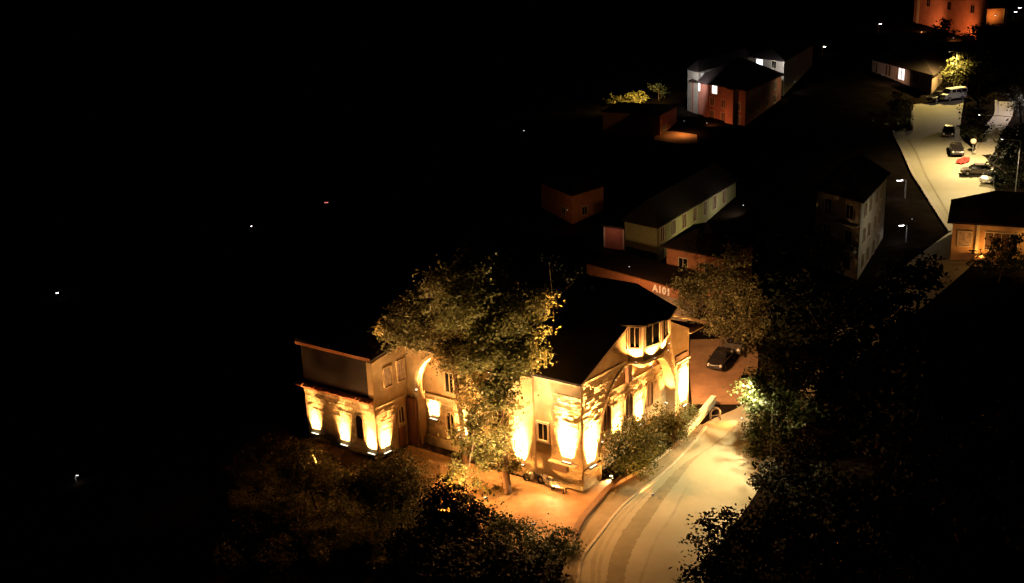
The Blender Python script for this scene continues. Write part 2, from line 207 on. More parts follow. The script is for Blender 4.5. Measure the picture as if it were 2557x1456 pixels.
SCRUB = [(-19.76, 87.25, 0.25, 0.86), (-22.74, 81.96, 0.2, 0.64), (-11.83, 80.62, 0.31, 0.94), (-10.12, 85.59, 0.22, 0.52), (-10.37, 80.32, 0.39, 1.05), (-16.15, 82.13, 0.28, 1.06), (-23.0, 94.46, 0.49, 0.76), (-13.13, 91.78, 0.3, 0.73), (-17.55, 86.28, 0.33, 1.04), (-10.92, 79.5, 0.44, 1.09), (-7.85, 78.67, 0.46, 0.84), (-8.82, 85.83, 0.21, 0.54), (-7.93, 78.26, 0.14, 0.98), (-17.79, 95.54, 0.22, 0.96), (-11.31, 90.98, 0.45, 1.09), (-13.78, 78.53, 0.22, 0.55), (-21.02, 90.13, 0.34, 0.59), (-22.12, 81.38, 0.23, 1.08), (-15.72, 87.42, 0.36, 0.86), (-13.67, 85.3, 0.48, 0.8), (-15.72, 83.57, 0.2, 0.68), (-16.39, 86.29, 0.11, 0.87), (-12.75, 88.27, 0.37, 0.71), (-10.8, 82.87, 0.11, 0.54), (-10.96, 78.92, 0.2, 0.77), (-13.74, 91.42, 0.25, 0.69), (-17.18, 86.04, 0.22, 0.73), (-13.24, 83.11, 0.22, 0.63), (-21.11, 89.57, 0.38, 0.56), (-18.91, 91.54, 0.43, 0.76), (-17.61, 85.03, 0.45, 0.77), (-21.63, 96.56, 0.31, 0.61), (-8.91, 80.92, 0.17, 0.67), (-9.17, 84.54, 0.42, 0.71), (-22.8, 92.77, 0.42, 0.66), (-18.16, 89.72, 0.27, 0.75), (-22.49, 80.09, 0.45, 1.09), (-15.1, 79.44, 0.47, 0.63), (-9.97, 81.03, 0.37, 0.81), (-19.51, 91.43, 0.19, 0.54), (-13.9, 92.15, 0.42, 0.53), (-7.39, 83.43, 0.47, 1.04), (-7.58, 85.67, 0.11, 0.95), (-21.94, 92.52, 0.37, 0.81), (-15.47, 79.66, 0.34, 0.7), (-18.47, 81.22, 0.29, 0.97), (-18.8, 94.56, 0.31, 0.99), (-20.12, 82.59, 0.47, 0.98), (-11.95, 80.72, 0.12, 0.66), (-19.25, 87.55, 0.27, 0.78), (-25.05, 96.71, 0.15, 0.54), (-6.01, 80.43, 0.13, 0.8), (-19.09, 91.97, 0.24, 0.89), (-13.76, 90.54, 0.18, 0.7), (-21.84, 87.19, 0.39, 0.73), (-24.3, 95.45, 0.25, 0.86), (-10.01, 89.83, 0.42, 0.87), (-16.68, 90.53, 0.3, 0.92), (-15.98, 84.07, 0.28, 0.65), (-13.92, 83.9, 0.13, 0.75), (-15.41, 80.68, 0.47, 0.72), (-7.39, 81.66, 0.2, 0.78), (-20.9, 82.26, 0.36, 1.03), (-9.39, 84.07, 0.39, 0.84), (-22.09, 86.58, 0.1, 0.59), (-24.43, 97.32, 0.45, 0.61), (-22.55, 81.88, 0.15, 1.01), (-11.22, 81.14, 0.48, 0.85), (-10.08, 87.15, 0.39, 0.56), (-9.77, 79.32, 0.12, 0.69), (-13.13, 81.42, 0.2, 0.61), (-19.3, 85.81, 0.4, 0.74), (-17.83, 90.12, 0.24, 0.75), (-22.81, 88.37, 0.49, 0.75), (-11.05, 82.56, 0.37, 0.81), (-14.98, 84.96, 0.46, 0.59), (-21.62, 83.5, 0.47, 0.81), (-15.51, 83.58, 0.17, 0.66), (-20.33, 86.48, 0.23, 0.64), (-10.72, 79.07, 0.22, 0.92), (-15.7, 81.16, 0.33, 0.66), (-15.74, 90.24, 0.17, 0.72), (-17.51, 82.71, 0.16, 1.09), (-15.16, 85.82, 0.29, 1.0), (-14.83, 83.49, 0.44, 0.74), (-10.0, 78.9, 0.29, 0.64), (-19.24, 83.88, 0.37, 1.08), (-21.77, 93.42, 0.17, 0.92), (-7.95, 79.79, 0.2, 1.02), (-18.76, 89.63, 0.39, 0.55), (-21.36, 81.92, 0.22, 0.71), (-13.17, 84.21, 0.1, 0.7), (-16.26, 88.15, 0.18, 0.85), (-18.69, 84.82, 0.15, 1.03), (-9.62, 82.43, 0.22, 0.91), (-11.61, 81.7, 0.21, 0.95), (-6.39, 83.75, 0.31, 0.57), (-15.55, 90.87, 0.39, 0.91), (-12.08, 84.97, 0.17, 1.03), (-17.5, 83.7, 0.34, 0.83), (-12.4, 88.42, 0.22, 0.61), (-22.23, 84.14, 0.4, 0.83), (-10.86, 90.34, 0.21, 0.73), (-15.63, 93.17, 0.41, 0.71), (-18.46, 90.03, 0.32, 0.96), (-16.76, 81.35, 0.14, 0.66), (-24.21, 96.98, 0.41, 0.94), (-22.15, 95.02, 0.27, 0.95), (-8.87, 82.53, 0.34, 0.59), (-17.89, 94.56, 0.31, 0.84), (-21.56, 93.59, 0.41, 0.52), (-8.91, 80.0, 0.48, 0.73), (-13.87, 86.03, 0.35, 1.09), (-11.98, 91.72, 0.44, 0.79), (-12.68, 83.22, 0.1, 0.96), (-12.06, 87.7, 0.31, 0.78), (-20.64, 87.62, 0.11, 0.8), (-12.45, 88.7, 0.33, 1.08), (-9.46, 84.92, 0.12, 0.72), (-21.64, 97.59, 0.32, 1.06), (-17.22, 80.97, 0.38, 0.58), (-8.3, 85.25, 0.47, 0.93), (-10.88, 90.68, 0.42, 1.06), (-10.32, 87.7, 0.14, 0.53), (-24.23, 94.94, 0.16, 0.8), (-11.29, 86.73, 0.27, 0.89), (-18.79, 88.79, 0.4, 0.74), (-19.6, 80.64, 0.39, 0.72), (-17.35, 87.36, 0.34, 0.63), (-25.7, 94.86, 0.41, 0.59), (-16.66, 94.42, 0.18, 0.6), (-17.87, 95.14, 0.11, 0.57), (-21.26, 88.45, 0.12, 0.51), (-16.26, 89.76, 0.38, 0.53), (-17.15, 90.06, 0.11, 1.08), (-21.87, 97.22, 0.29, 0.6), (-13.11, 90.8, 0.15, 0.53), (-9.78, 88.05, 0.47, 0.68), (-20.55, 93.16, 0.43, 0.88), (-10.85, 78.81, 0.34, 0.5), (-25.74, 97.64, 0.17, 0.52), (-22.73, 85.34, 0.46, 0.62), (-8.87, 79.55, 0.48, 0.52), (-18.33, 85.91, 0.48, 0.55), (-17.79, 81.38, 0.15, 0.73), (-17.57, 84.46, 0.47, 0.6), (-10.23, 82.9, 0.43, 0.83), (-17.45, 93.72, 0.41, 0.79), (-20.54, 95.33, 0.39, 0.86), (-11.35, 89.8, 0.29, 0.59), (-14.99, 82.81, 0.37, 0.56), (-18.79, 81.56, 0.36, 1.03), (-7.47, 82.72, 0.23, 0.72), (-23.45, 90.51, 0.48, 0.56), (-22.26, 85.4, 0.2, 0.53), (-20.97, 85.39, 0.33, 0.51), (-18.54, 79.4, 0.19, 0.84), (-15.77, 82.46, 0.34, 0.97), (-22.78, 97.66, 0.43, 0.57), (-22.07, 79.67, 0.18, 1.04), (-22.91, 89.1, 0.19, 1.0), (-12.61, 84.81, 0.4, 1.02), (-17.58, 85.93, 0.28, 0.57), (-8.72, 85.42, 0.43, 0.62), (-14.4, 88.44, 0.39, 0.55), (-17.95, 88.31, 0.13, 0.83), (-10.82, 89.01, 0.36, 0.86), (-20.92, 91.34, 0.5, 0.7), (-21.59, 95.53, 0.47, 0.94), (-7.59, 78.29, 0.34, 1.06), (-14.58, 89.39, 0.48, 1.04), (-10.14, 89.28, 0.5, 1.05), (-17.57, 79.89, 0.17, 0.56), (-14.34, 84.99, 0.12, 0.95), (-19.44, 89.5, 0.24, 0.95), (-23.28, 92.65, 0.26, 0.55), (-20.54, 83.15, 0.38, 1.09), (-5.91, 80.04, 0.25, 0.6), (-18.66, 88.8, 0.31, 0.83), (-16.63, 81.24, 0.21, 0.78), (-7.57, 81.38, 0.22, 0.65), (-21.79, 87.68, 0.31, 0.6), (-24.77, 94.9, 0.41, 0.78), (-5.98, 81.65, 0.49, 0.52), (-16.77, 91.27, 0.12, 0.83), (-23.42, 92.39, 0.2, 0.98), (-17.28, 93.01, 0.12, 0.76), (-12.32, 84.15, 0.47, 0.99), (-21.12, 96.17, 0.4, 0.97), (-14.09, 81.44, 0.32, 0.67), (-23.24, 99.21, 0.36, 1.04), (-11.2, 79.53, 0.43, 0.86), (-16.58, 87.52, 0.17, 0.61), (-10.79, 78.42, 0.32, 0.74), (-17.93, 88.91, 0.42, 0.77), (-18.41, 87.59, 0.26, 1.01), (-8.44, 79.28, 0.34, 0.52), (-13.55, 86.66, 0.3, 0.67), (-10.48, 79.77, 0.14, 0.9), (-17.39, 87.66, 0.46, 1.08), (-16.28, 81.65, 0.23, 0.66), (-6.36, 78.92, 0.23, 0.74), (-20.44, 96.21, 0.2, 1.09), (-24.07, 94.26, 0.18, 0.55), (-13.98, 83.02, 0.44, 0.88), (-17.66, 79.44, 0.13, 0.66), (-16.0, 92.74, 0.32, 0.53), (-18.47, 79.56, 0.16, 1.04), (-19.35, 79.03, 0.37, 0.89), (-23.61, 98.32, 0.4, 0.61)]
TR = {'big': ((-0.93, 89.25, 0.0), [(-2.64, 89.25, 20.63, 1.4), (-1.97, 90.25, 18.32, 2.37), (-4.03, 88.25, 17.09, 2.18), (-1.62, 89.85, 15.42, 2.7), (0.94, 88.65, 16.41, 1.57), (1.52, 89.25, 14.5, 1.43), (-1.09, 90.25, 12.52, 2.42), (-3.0, 88.25, 12.36, 1.42), (0.16, 89.85, 11.59, 1.61), (1.6, 88.65, 12.52, 0.89), (-1.36, 89.25, 9.81, 1.29), (-1.64, 90.25, 6.91, 1.38), (-1.21, 88.25, 5.68, 1.23), (-1.96, 89.85, 3.13, 1.06), (-2.15, 88.65, 8.71, 1.12), (2.54, 89.25, 16.97, 0.57), (-2.47, 90.25, 21.24, 0.75), (-3.34, 88.25, 19.93, 1.17), (-1.43, 89.85, 19.91, 1.06), (-3.56, 88.65, 7.36, 0.9), (-4.66, 89.25, 5.17, 0.72), (-0.66, 90.25, 2.51, 0.93), (-0.61, 88.25, 8.82, 0.83), (-2.89, 89.85, 4.63, 0.92)]), 'wide': ((-4.55, 94.83, 0.0), [(-9.07, 94.83, 13.95, 1.51), (-7.42, 95.83, 14.6, 1.69), (-5.86, 93.83, 16.62, 1.65), (-4.9, 95.43, 17.11, 1.5), (-9.47, 94.23, 12.4, 1.17), (-7.49, 94.83, 12.45, 1.68), (-5.91, 95.83, 11.28, 1.43), (-4.67, 93.83, 14.12, 1.66), (-10.58, 95.43, 12.35, 0.75), (-4.56, 94.23, 10.03, 1.28), (-5.95, 94.83, 9.67, 0.95), (-4.04, 95.83, 7.51, 0.97), (-4.21, 93.83, 6.52, 0.75)]), 'slender': ((-4.97, 88.67, 0.0), [(-3.2, 88.67, 6.8, 0.71), (-4.07, 89.67, 4.03, 1.05), (-5.36, 87.67, 3.28, 0.97), (-2.72, 89.27, 3.08, 1.12), (-4.78, 88.07, 1.96, 1.18), (-1.29, 88.67, -0.79, 0.93), (-2.53, 89.67, -0.08, 1.2), (-3.12, 87.67, 6.03, 0.77)]), 'pale_left': ((-16.18, 86.53, 0.0), [(-17.62, 86.53, 5.43, 1.34), (-16.29, 87.53, 3.99, 1.36), (-15.11, 85.53, 3.37, 1.14), (-18.48, 87.13, 4.11, 0.9), (-17.06, 85.93, 3.6, 0.95)]), 'pale_mid': ((-11.44, 82.7, 0.0), [(-10.61, 82.7, 5.0, 1.69), (-8.83, 83.7, 5.26, 1.55), (-12.04, 81.7, 4.9, 1.27), (-7.77, 83.3, 4.39, 1.17), (-10.37, 82.1, 3.25, 1.68), (-12.92, 82.7, 4.93, 0.92), (-13.69, 83.7, 2.52, 0.87), (-8.78, 81.7, 3.74, 1.22)]), 'dark_court': ((-5.53, 79.03, 0.0), [(-5.54, 79.03, 5.21, 1.18), (-4.47, 80.03, 3.62, 1.56), (-6.4, 78.03, 4.8, 1.05), (-3.17, 79.63, 2.61, 1.56), (-5.37, 78.43, 2.55, 1.77), (-6.89, 79.03, 2.44, 1.19)]), 'dark_edge': ((0.17, 78.62, 0.0), [(-0.35, 78.62, 2.22, 1.13), (1.12, 79.62, 0.56, 1.27), (2.86, 77.62, 2.33, 0.94), (3.35, 79.22, 0.25, 0.66), (-1.04, 78.02, 3.59, 0.76), (1.66, 78.62, -0.07, 1.34), (-1.89, 79.62, 0.86, 1.35)]), 'dark_low': ((-3.62, 73.56, 0.0), [(-4.34, 73.56, 2.62, 1.96), (-1.29, 74.56, 1.55, 1.99), (-6.74, 72.56, 3.65, 1.65), (0.97, 74.16, 1.37, 1.42), (1.79, 72.96, 2.4, 0.67), (-8.4, 73.56, 4.7, 1.11)]), 'gable_near': ((8.97, 91.03, 0.14), [(8.42, 91.03, 3.4, 1.0), (9.7, 92.03, 3.98, 1.21), (9.15, 90.03, 2.57, 1.2), (8.29, 91.63, 0.61, 0.75), (10.79, 90.43, 3.59, 1.26), (10.26, 91.03, 1.65, 1.01)]), 'gable_far': ((13.33, 95.77, 0.41), [(12.55, 95.77, 2.87, 1.12), (14.03, 96.77, 2.54, 0.99), (14.77, 94.77, 4.0, 0.76), (12.99, 96.37, 1.3, 1.06), (11.6, 95.17, 0.31, 1.05), (14.31, 95.77, 2.03, 0.84)]), 'olive': ((21.1, 114.27, 1.84), [(22.11, 114.27, 12.07, 1.28), (20.73, 115.27, 9.29, 2.23), (22.78, 113.27, 9.01, 1.99), (18.65, 114.87, 8.65, 1.7), (21.72, 113.67, 5.95, 2.42), (19.6, 114.27, 6.25, 1.7), (17.09, 115.27, 8.92, 0.97), (24.08, 113.27, 5.57, 1.93), (23.24, 114.87, 3.06, 1.85), (17.47, 113.67, 7.61, 1.12)]), 'lamp_tree': ((23.12, 93.41, 0.68), [(20.36, 93.41, 6.96, 1.35), (21.99, 94.41, 5.17, 1.72), (19.78, 92.41, 5.77, 1.01), (21.12, 94.01, 2.57, 1.24), (22.37, 92.81, 3.63, 1.53), (20.35, 93.41, 1.18, 0.83), (22.95, 94.41, 6.98, 1.37), (24.08, 92.41, 5.22, 1.52), (20.29, 90.91, 8.56, 0.85), (20.87, 90.41, 7.5, 0.85), (21.71, 90.41, 6.93, 0.99)]), 'road_a': ((22.33, 83.73, 0.25), [(20.5, 83.73, 3.13, 1.87), (19.15, 84.73, 3.02, 0.94), (21.88, 82.73, 5.3, 1.99), (23.98, 84.33, 1.97, 2.36), (21.05, 83.13, 1.34, 1.56)]), 'road_b': ((19.77, 75.53, 0.02), [(16.21, 75.53, 3.44, 1.43), (14.81, 76.53, 3.91, 0.75), (13.1, 74.53, 4.85, 0.62), (17.88, 76.13, 4.32, 1.72), (15.56, 74.93, 1.88, 1.71), (13.37, 75.53, 2.43, 0.74), (12.32, 76.53, 2.38, 0.41), (18.58, 74.53, 2.64, 2.41), (14.33, 76.13, 2.53, 0.86)]), 'road_c': ((16.31, 68.85, 0.0), [(13.02, 68.85, 3.83, 1.32), (11.46, 69.85, 4.04, 0.53), (10.54, 67.85, 4.27, 0.47), (15.01, 69.45, 2.76, 2.0), (12.36, 68.25, 5.43, 0.78)]), 'mass_a': ((25.37, 73.99, 0.07), [(23.67, 73.99, 4.95, 3.07), (27.01, 74.99, 5.83, 2.81), (22.15, 72.99, 2.12, 2.79), (26.9, 74.59, 1.27, 3.13)]), 'mass_b': ((32.67, 78.45, 0.38), [(32.26, 78.45, 5.37, 3.51), (35.05, 79.45, 8.0, 3.22), (29.07, 77.45, 8.26, 2.86), (35.68, 79.05, 2.59, 2.97)]), 'mass_c': ((30.7, 92.87, 1.01), [(29.04, 92.87, 6.29, 3.03), (26.5, 93.87, 4.85, 2.39), (32.0, 91.87, 7.68, 2.99), (30.44, 93.47, 2.62, 3.09)]), 'mass_d': ((41.42, 99.7, 2.03), [(39.84, 99.7, 7.93, 3.21), (43.69, 100.7, 9.31, 2.87), (37.1, 98.7, 6.52, 3.02), (43.25, 100.3, 4.46, 3.63)]), 'mass_e': ((31.91, 107.41, 2.0), [(29.35, 107.41, 7.06, 2.29), (27.18, 108.41, 10.04, 1.91), (31.78, 106.41, 6.52, 2.28), (26.26, 108.01, 6.56, 1.92), (29.7, 106.81, 4.41, 2.3)]), 'mass_f': ((34.52, 130.59, 3.76), [(32.51, 130.59, 8.15, 2.27), (30.18, 131.59, 9.85, 1.82), (35.01, 129.59, 7.63, 2.26), (31.38, 131.19, 5.63, 2.07)]), 'mass_g': ((40.64, 112.85, 2.89), [(39.05, 112.85, 8.49, 2.59), (41.32, 113.85, 9.34, 1.8), (37.28, 111.85, 6.39, 2.38), (41.07, 113.45, 5.24, 2.42)]), 'cypress': ((69.64, 175.3, 9.0), [(68.74, 175.3, 19.51, 1.28), (69.62, 176.3, 16.4, 1.53), (68.49, 174.3, 13.83, 1.53), (70.45, 175.9, 19.94, 1.29), (68.13, 174.7, 11.57, 1.06), (69.33, 175.3, 22.09, 1.16), (70.23, 176.3, 10.71, 1.31)]), 'yellow': ((79.39, 206.82, 11.79), [(78.49, 206.82, 15.94, 1.79), (80.69, 207.82, 14.69, 1.38), (77.23, 205.82, 14.29, 1.23), (81.46, 207.42, 16.09, 1.38)]), 'right_a': ((68.74, 157.1, 7.67), [(67.38, 157.1, 13.45, 1.7), (69.02, 158.1, 10.73, 2.15), (66.54, 156.1, 9.63, 1.92), (66.25, 157.7, 10.93, 1.18), (68.35, 156.5, 14.61, 1.32)]), 'right_b': ((79.0, 181.45, 9.99), [(77.94, 181.45, 16.46, 1.46), (79.3, 182.45, 13.62, 1.59), (75.55, 180.45, 16.28, 0.97), (77.43, 182.05, 14.86, 1.1)]), 'garden': ((53.45, 125.18, 4.52), [(51.44, 125.18, 7.23, 0.96), (54.04, 126.18, 7.19, 1.5), (54.97, 124.18, 9.57, 0.87), (55.7, 125.78, 6.55, 1.23), (52.44, 124.58, 9.1, 0.78)]), 'gold': ((23.9, 217.06, 9.18), [(23.18, 217.06, 11.02, 1.16), (21.83, 218.06, 10.33, 0.87), (19.32, 216.06, 10.83, 0.65), (24.85, 217.66, 10.86, 0.87), (20.59, 216.46, 11.01, 0.65)]), 'grey_top': ((28.37, 220.75, 9.7), [(28.15, 220.75, 11.78, 1.03), (29.24, 221.75, 10.84, 0.67)]), 'tower_a': ((87.8, 241.7, 14.74), [(87.34, 241.7, 17.5, 1.75), (88.61, 242.7, 19.07, 0.96), (86.54, 240.7, 16.08, 1.43)]), 'tower_b': ((94.12, 240.52, 15.03), [(93.91, 240.52, 17.39, 1.74), (92.39, 241.52, 16.39, 1.27), (95.47, 239.52, 17.83, 1.42)]), 'roof_tips': ((1.18, 93.11, 0.05), [(4.07, 95.11, 15.79, 1.67), (5.88, 95.11, 14.48, 1.14), (6.78, 95.11, 13.84, 0.67), (7.61, 95.11, 15.3, 0.54), (3.19, 95.11, 18.1, 1.0), (5.42, 95.11, 16.62, 1.33), (4.51, 95.11, 12.93, 1.15)]), 'junction': ((61.69, 187.53, 9.38), [(60.73, 187.53, 11.45, 1.26), (62.66, 188.53, 12.98, 1.52), (58.88, 186.53, 10.95, 0.88), (63.31, 188.13, 10.8, 0.89), (60.99, 186.93, 14.39, 1.13), (57.89, 187.53, 11.56, 0.88)]), 'bend': ((27.74, 101.57, 1.38), [(25.72, 101.57, 5.84, 1.83), (23.73, 102.57, 6.32, 1.18), (27.33, 100.57, 5.01, 2.18), (29.11, 102.17, 7.04, 1.83), (24.53, 100.97, 4.56, 1.31), (29.81, 101.57, 4.49, 1.83)]), 'bend_b': ((35.93, 109.23, 2.36), [(33.8, 109.23, 5.39, 1.95), (35.95, 110.23, 7.01, 2.15), (37.42, 108.23, 4.79, 2.32), (31.91, 109.83, 7.32, 1.56)])}
# ---------------------------------------------------------------- ground, roads
xs = np.unique(np.concatenate([np.linspace(-700, -80, 18), np.linspace(-80, 140, 111), np.linspace(140, 900, 20)]))
ys = np.unique(np.concatenate([np.linspace(-60, 40, 12), np.linspace(40, 300, 131), np.linspace(300, 1500, 24)]))
V = [(x, y, terr(x, y) - .02) for y in ys for x in xs]; nx = len(xs)
F = [(j * nx + i, j * nx + i + 1, (j + 1) * nx + i + 1, (j + 1) * nx + i) for j in range(len(ys) - 1) for i in range(nx - 1)]
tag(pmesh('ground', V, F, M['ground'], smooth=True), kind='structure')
def resample(P, n):
    P = np.array(P); d = np.r_[0, np.cumsum(np.linalg.norm(np.diff(P[:, :2], axis=0), axis=1))]
    t = np.linspace(0, d[-1], n); return np.stack([np.interp(t, d, P[:, k]) for k in range(2)], 1)
def smooth2(P, it=2):
    P = [np.array(p[:2]) for p in P]
    for _ in range(it):
        Q = [P[0]]
        for a, b in zip(P[:-1], P[1:]): Q += [a * .75 + b * .25, a * .25 + b * .75]
        Q.append(P[-1]); P = Q
    return P
def strip(name, S, m, dz, n=60, k=8, wob=0., sm=2, thick=0.):
    L = resample(smooth2(S[0], sm), n); Rr = resample(smooth2(S[1], sm), n); V = []; F = []
    if wob:
        L = L + rng.normal(0, wob, L.shape); Rr = Rr + rng.normal(0, wob, Rr.shape)
    for i in range(n):
        for j in range(k + 1):
            p = L[i] * (1 - j / k) + Rr[i] * (j / k); V.append((p[0], p[1], terr(p[0], p[1]) + dz))
    for i in range(n - 1):
        for j in range(k): a = i * (k + 1) + j; F.append((a, a + 1, a + k + 2, a + k + 1))
    if thick:
        for side in (0, k):
            b = len(V)
            for i in range(n):
                v = V[i * (k + 1) + side]; V.append((v[0], v[1], v[2] - thick))
            for i in range(n - 1):
                a = i * (k + 1) + side; c = (i + 1) * (k + 1) + side; F.append((a, c, b + i + 1, b + i))
    o = pmesh(name, V, F, m, smooth=False); tag(o, kind='structure'); return o
strip('road', ROAD, M['road'], .05, 150, 12)
strip('upper_road', UPPER, M['road'], .07, 70, 14, sm=1)
strip('side_path', SIDE, M['kerb'], .09, 30, 5)
strip('courtyard', COURT, M['court'], .03, 40, 14, sm=1)
strip('terrace_ground', TERRACE, M['lot'], .1, 12, 6, sm=0)
strip('car_park', LOT, M['lot'], .09, 20, 10, sm=1)
strip('asphalt_strip', PATCH, M['patch'], .060, 190, 3, wob=.045, sm=2)
strip('pavement', PAVE, M['pave'], .13, 90, 4, thick=.14)
for fr, w in ((-.55, .35), (-.95, .5), (-1.6, .22), (1.9, .3)):
    Lp = [(a[0] + (a[0] - b[0]) * -fr, a[1] + (a[1] - b[1]) * -fr) for a, b in zip(PATCH[0], PATCH[1])]
    L1 = [(p[0], p[1]) for p in Lp]; L2 = [(p[0] + (b[0] - a[0]) * w * .5, p[1] + (b[1] - a[1]) * w * .5) for p, a, b in zip(Lp, PATCH[0], PATCH[1])]
    k0 = 0 if w > .25 else 2
    strip('tyre_track', [L1[k0:7], L2[k0:7]], M['rut'], .055, 120, 2, wob=.03)
# utility trench seam and worn mark along the pavement edge
def ribbon(name, P, w, m, dz, n=60, h=0.):
    L = resample(smooth2(P, 2), n); t = np.gradient(L, axis=0); t /= np.linalg.norm(t, axis=1)[:, None]; nn = np.stack([-t[:, 1], t[:, 0]], 1) * w / 2
    return strip(name, [[tuple(p) for p in L + nn], [tuple(p) for p in L - nn]], m, dz, n, 1, sm=0, thick=h)
mid = [((a[0] * .35 + b[0] * .65), (a[1] * .35 + b[1] * .65)) for a, b in zip(PAVE[0][:9], PAVE[1][:9])]
ribbon('pavement_gutter', mid, .16, M['patch'], .137)
ribbon('kerb', [p[:2] for p in PAVE[1]], .22, M['kerb'], .16, 80, .17)
ribbon('upper_kerb', [p[:2] for p in UPPER[0][:8]], .35, M['kerb'], .20, 60, .2)
up2 = [(p[0] + (q[0] - p[0]) * .16, p[1] + (q[1] - p[1]) * .16) for p, q in zip(UPPER[0][:7], UPPER[1][:7])]
ribbon('upper_pavement_seam', up2, .25, M['patch'], .078)
ribbon('side_kerb', [p[:2] for p in SIDE[0]], .35, M['kerb'], .30, 40, .4)
# ---------------------------------------------------------------- the stone hall
K = Vector((5.279, 89.024, 0)); U = Vector((math.cos(R(49)), math.sin(R(49)), 0)); VV = Vector((math.cos(R(144.5)), math.sin(R(144.5)), 0))
def W(a, b, z): return K + U * a + VV * b + Vector((0, 0, z))
hall = root('historic_hall', 'floodlit stone and plaster hall with gabled front, big arches and dark roof', 'historic building', tuple(K))
def arc(c, r, z0, n=24, flip=False, squash=1.):
    A = [(c + r * math.cos(math.pi * i / n), z0 + squash * r * math.sin(math.pi * i / n)) for i in range(n + 1)]
    return A[::-1] if flip else A
GA = arc(8.1, 5.6, 3.8)                          # right to left
front = [(0, -.4), (2.5, -.4)] + GA[::-1] + [(13.7, -.4), (16, -.4), (16, 9.55), (8.1, 13.6), (0, 9.7)]
MB().prism([W(a, 0, z) for a, z in front], [W(a, .9, z) for a, z in front]).build('gable_wall', M['plaster'], hall)
MB().box(W, 2.0, 14.2, .903, 1.3, -.4, 10.2).build('arch_back_wall', M['plaster'], hall)
LA = arc(13.8, 3.4, 5.9)
left = [(.9, -.4), (10.4, -.4)] + LA[::-1] + [(17.2, -.4), (18.46, -.4), (18.46, 9.75), (.9, 9.75)]
MB().prism([W(0, b, z) for b, z in left], [W(.8, b, z) for b, z in left]).build('long_wall', M['plaster'], hall)
MB().box(W, .8, 1.2, 9.6, 18.2, -.4, 9.6).build('niche_back_wall', M['plaster'], hall)
MB().box(W, 15.2, 16, .9, 18.4, -.4, 9.5).build('side_wall', M['plaster'], hall)
MB().box(W, 0, 16, 18.4, 19.0, -.4, 9.6).build('rear_wall', M['plaster'], hall)
# roof
def slab(name, q, t, m, parent):
    q = [Vector(p) for p in q]; MB().prism([p + Vector((0, 0, t)) for p in q], q).build(name, m, parent)
ROOFZ = 13.62
slab('roof', [W(-.45, -.35, 9.62), W(8.1, -.35, ROOFZ), W(8.1, 19.4, ROOFZ), W(-.45, 19.4, 9.62)], .22, M['roof'], hall)
slab('roof', [W(8.1, -.35, ROOFZ + .003), W(18.6, -.35, 9.2), W(18.6, 19.4, 9.2), W(8.1, 19.4, ROOFZ + .003)], .22, M['roof'], hall)
m = MB()
m.prism([W(-.5, -.42, 9.72), W(8.1, -.42, 13.74), W(8.1, -.42, 13.9), W(-.5, -.42, 9.9)], [W(-.5, -.352, 9.72), W(8.1, -.352, 13.74), W(8.1, -.352, 13.9), W(-.5, -.352, 9.9)])
m.build('verge_board', M['roofedge'], hall)
m = MB().prism([W(8.1, -.42, 13.74), W(18.7, -.42, 9.2), W(18.7, -.42, 9.42), W(8.1, -.42, 13.9)], [W(8.1, -.352, 13.74), W(18.7, -.352, 9.2), W(18.7, -.352, 9.42), W(8.1, -.352, 13.9)])
m.build('verge_board', M['roofedge'], hall)
# ledges and bands
def hbox(name, a0, a1, b0, b1, z0, z1, m, parent=hall): return MB().box(W, a0, a1, b0, b1, z0, z1).build(name, m, parent)
hbox('cornice_ledge', .0, 6.1, -.08, -.002, 9.45, 9.66, M['trim'])
hbox('cornice_ledge', 13.75, 16.1, -.08, -.002, 6.65, 6.85, M['trim'])
hbox('arch_band', 2.55, 13.65, .80, .898, 6.85, 7.08, M['trim'])
hbox('eave_band', -.14, -.002, .1, 18.3, 9.35, 9.6, M['trim'])
hbox('buttress', -.28, -.003, 4.62, 7.1, -.3, 9.3, M['plaster'])
hbox('plinth', -.12, -.003, .0, 4.6, -.3, .5, M['trim'])
hbox('niche_plinth', .55, .797, 10.5, 17.1, -.3, .95, M['trim'])
hbox('niche_band', .6, .797, 10.5, 17.1, 4.8, 5.0, M['trim'])
hbox('pilaster', -.32, -.003, 17.35, 18.4, -.3, 4.6, M['door'])
# arch rings as rows of voussoirs
def ring(parent, c, r, z0, n, place, w=.30, proud=.06, legs=0., name='arch_stone', m=None):
    for i in range(n):
        t0 = math.pi * (i + .06) / n; t1 = math.pi * (i + .94) / n
        q = [(c + rr * math.cos(t), z0 + rr * math.sin(t)) for rr, t in ((r, t0), (r + w, t0), (r + w, t1), (r, t1))]
        MB().prism([place(s, -proud, z) for s, z in q], [place(s, -.002, z) for s, z in q]).build(name, m or M['trim'], parent)
    k = int(legs / .6)
    for s0, s1 in ((c - r - w, c - r), (c + r, c + r + w)):
        for j in range(k):
            z1 = z0 - j * .6; MB().prism([place(s, -proud, z) for s, z in ((s0, z1 - .56), (s1, z1 - .56), (s1, z1), (s0, z1))], [place(s, -.002, z) for s, z in ((s0, z1 - .56), (s1, z1 - .56), (s1, z1), (s0, z1))]).build(name, m or M['trim'], parent)
ring(hall, 8.1, 5.6, 3.8, 34, lambda s, d, z: W(s, d, z), legs=3.6)
ring(hall, 13.8, 3.4, 5.9, 22, lambda s, d, z: W(d, s, z), legs=5.4)
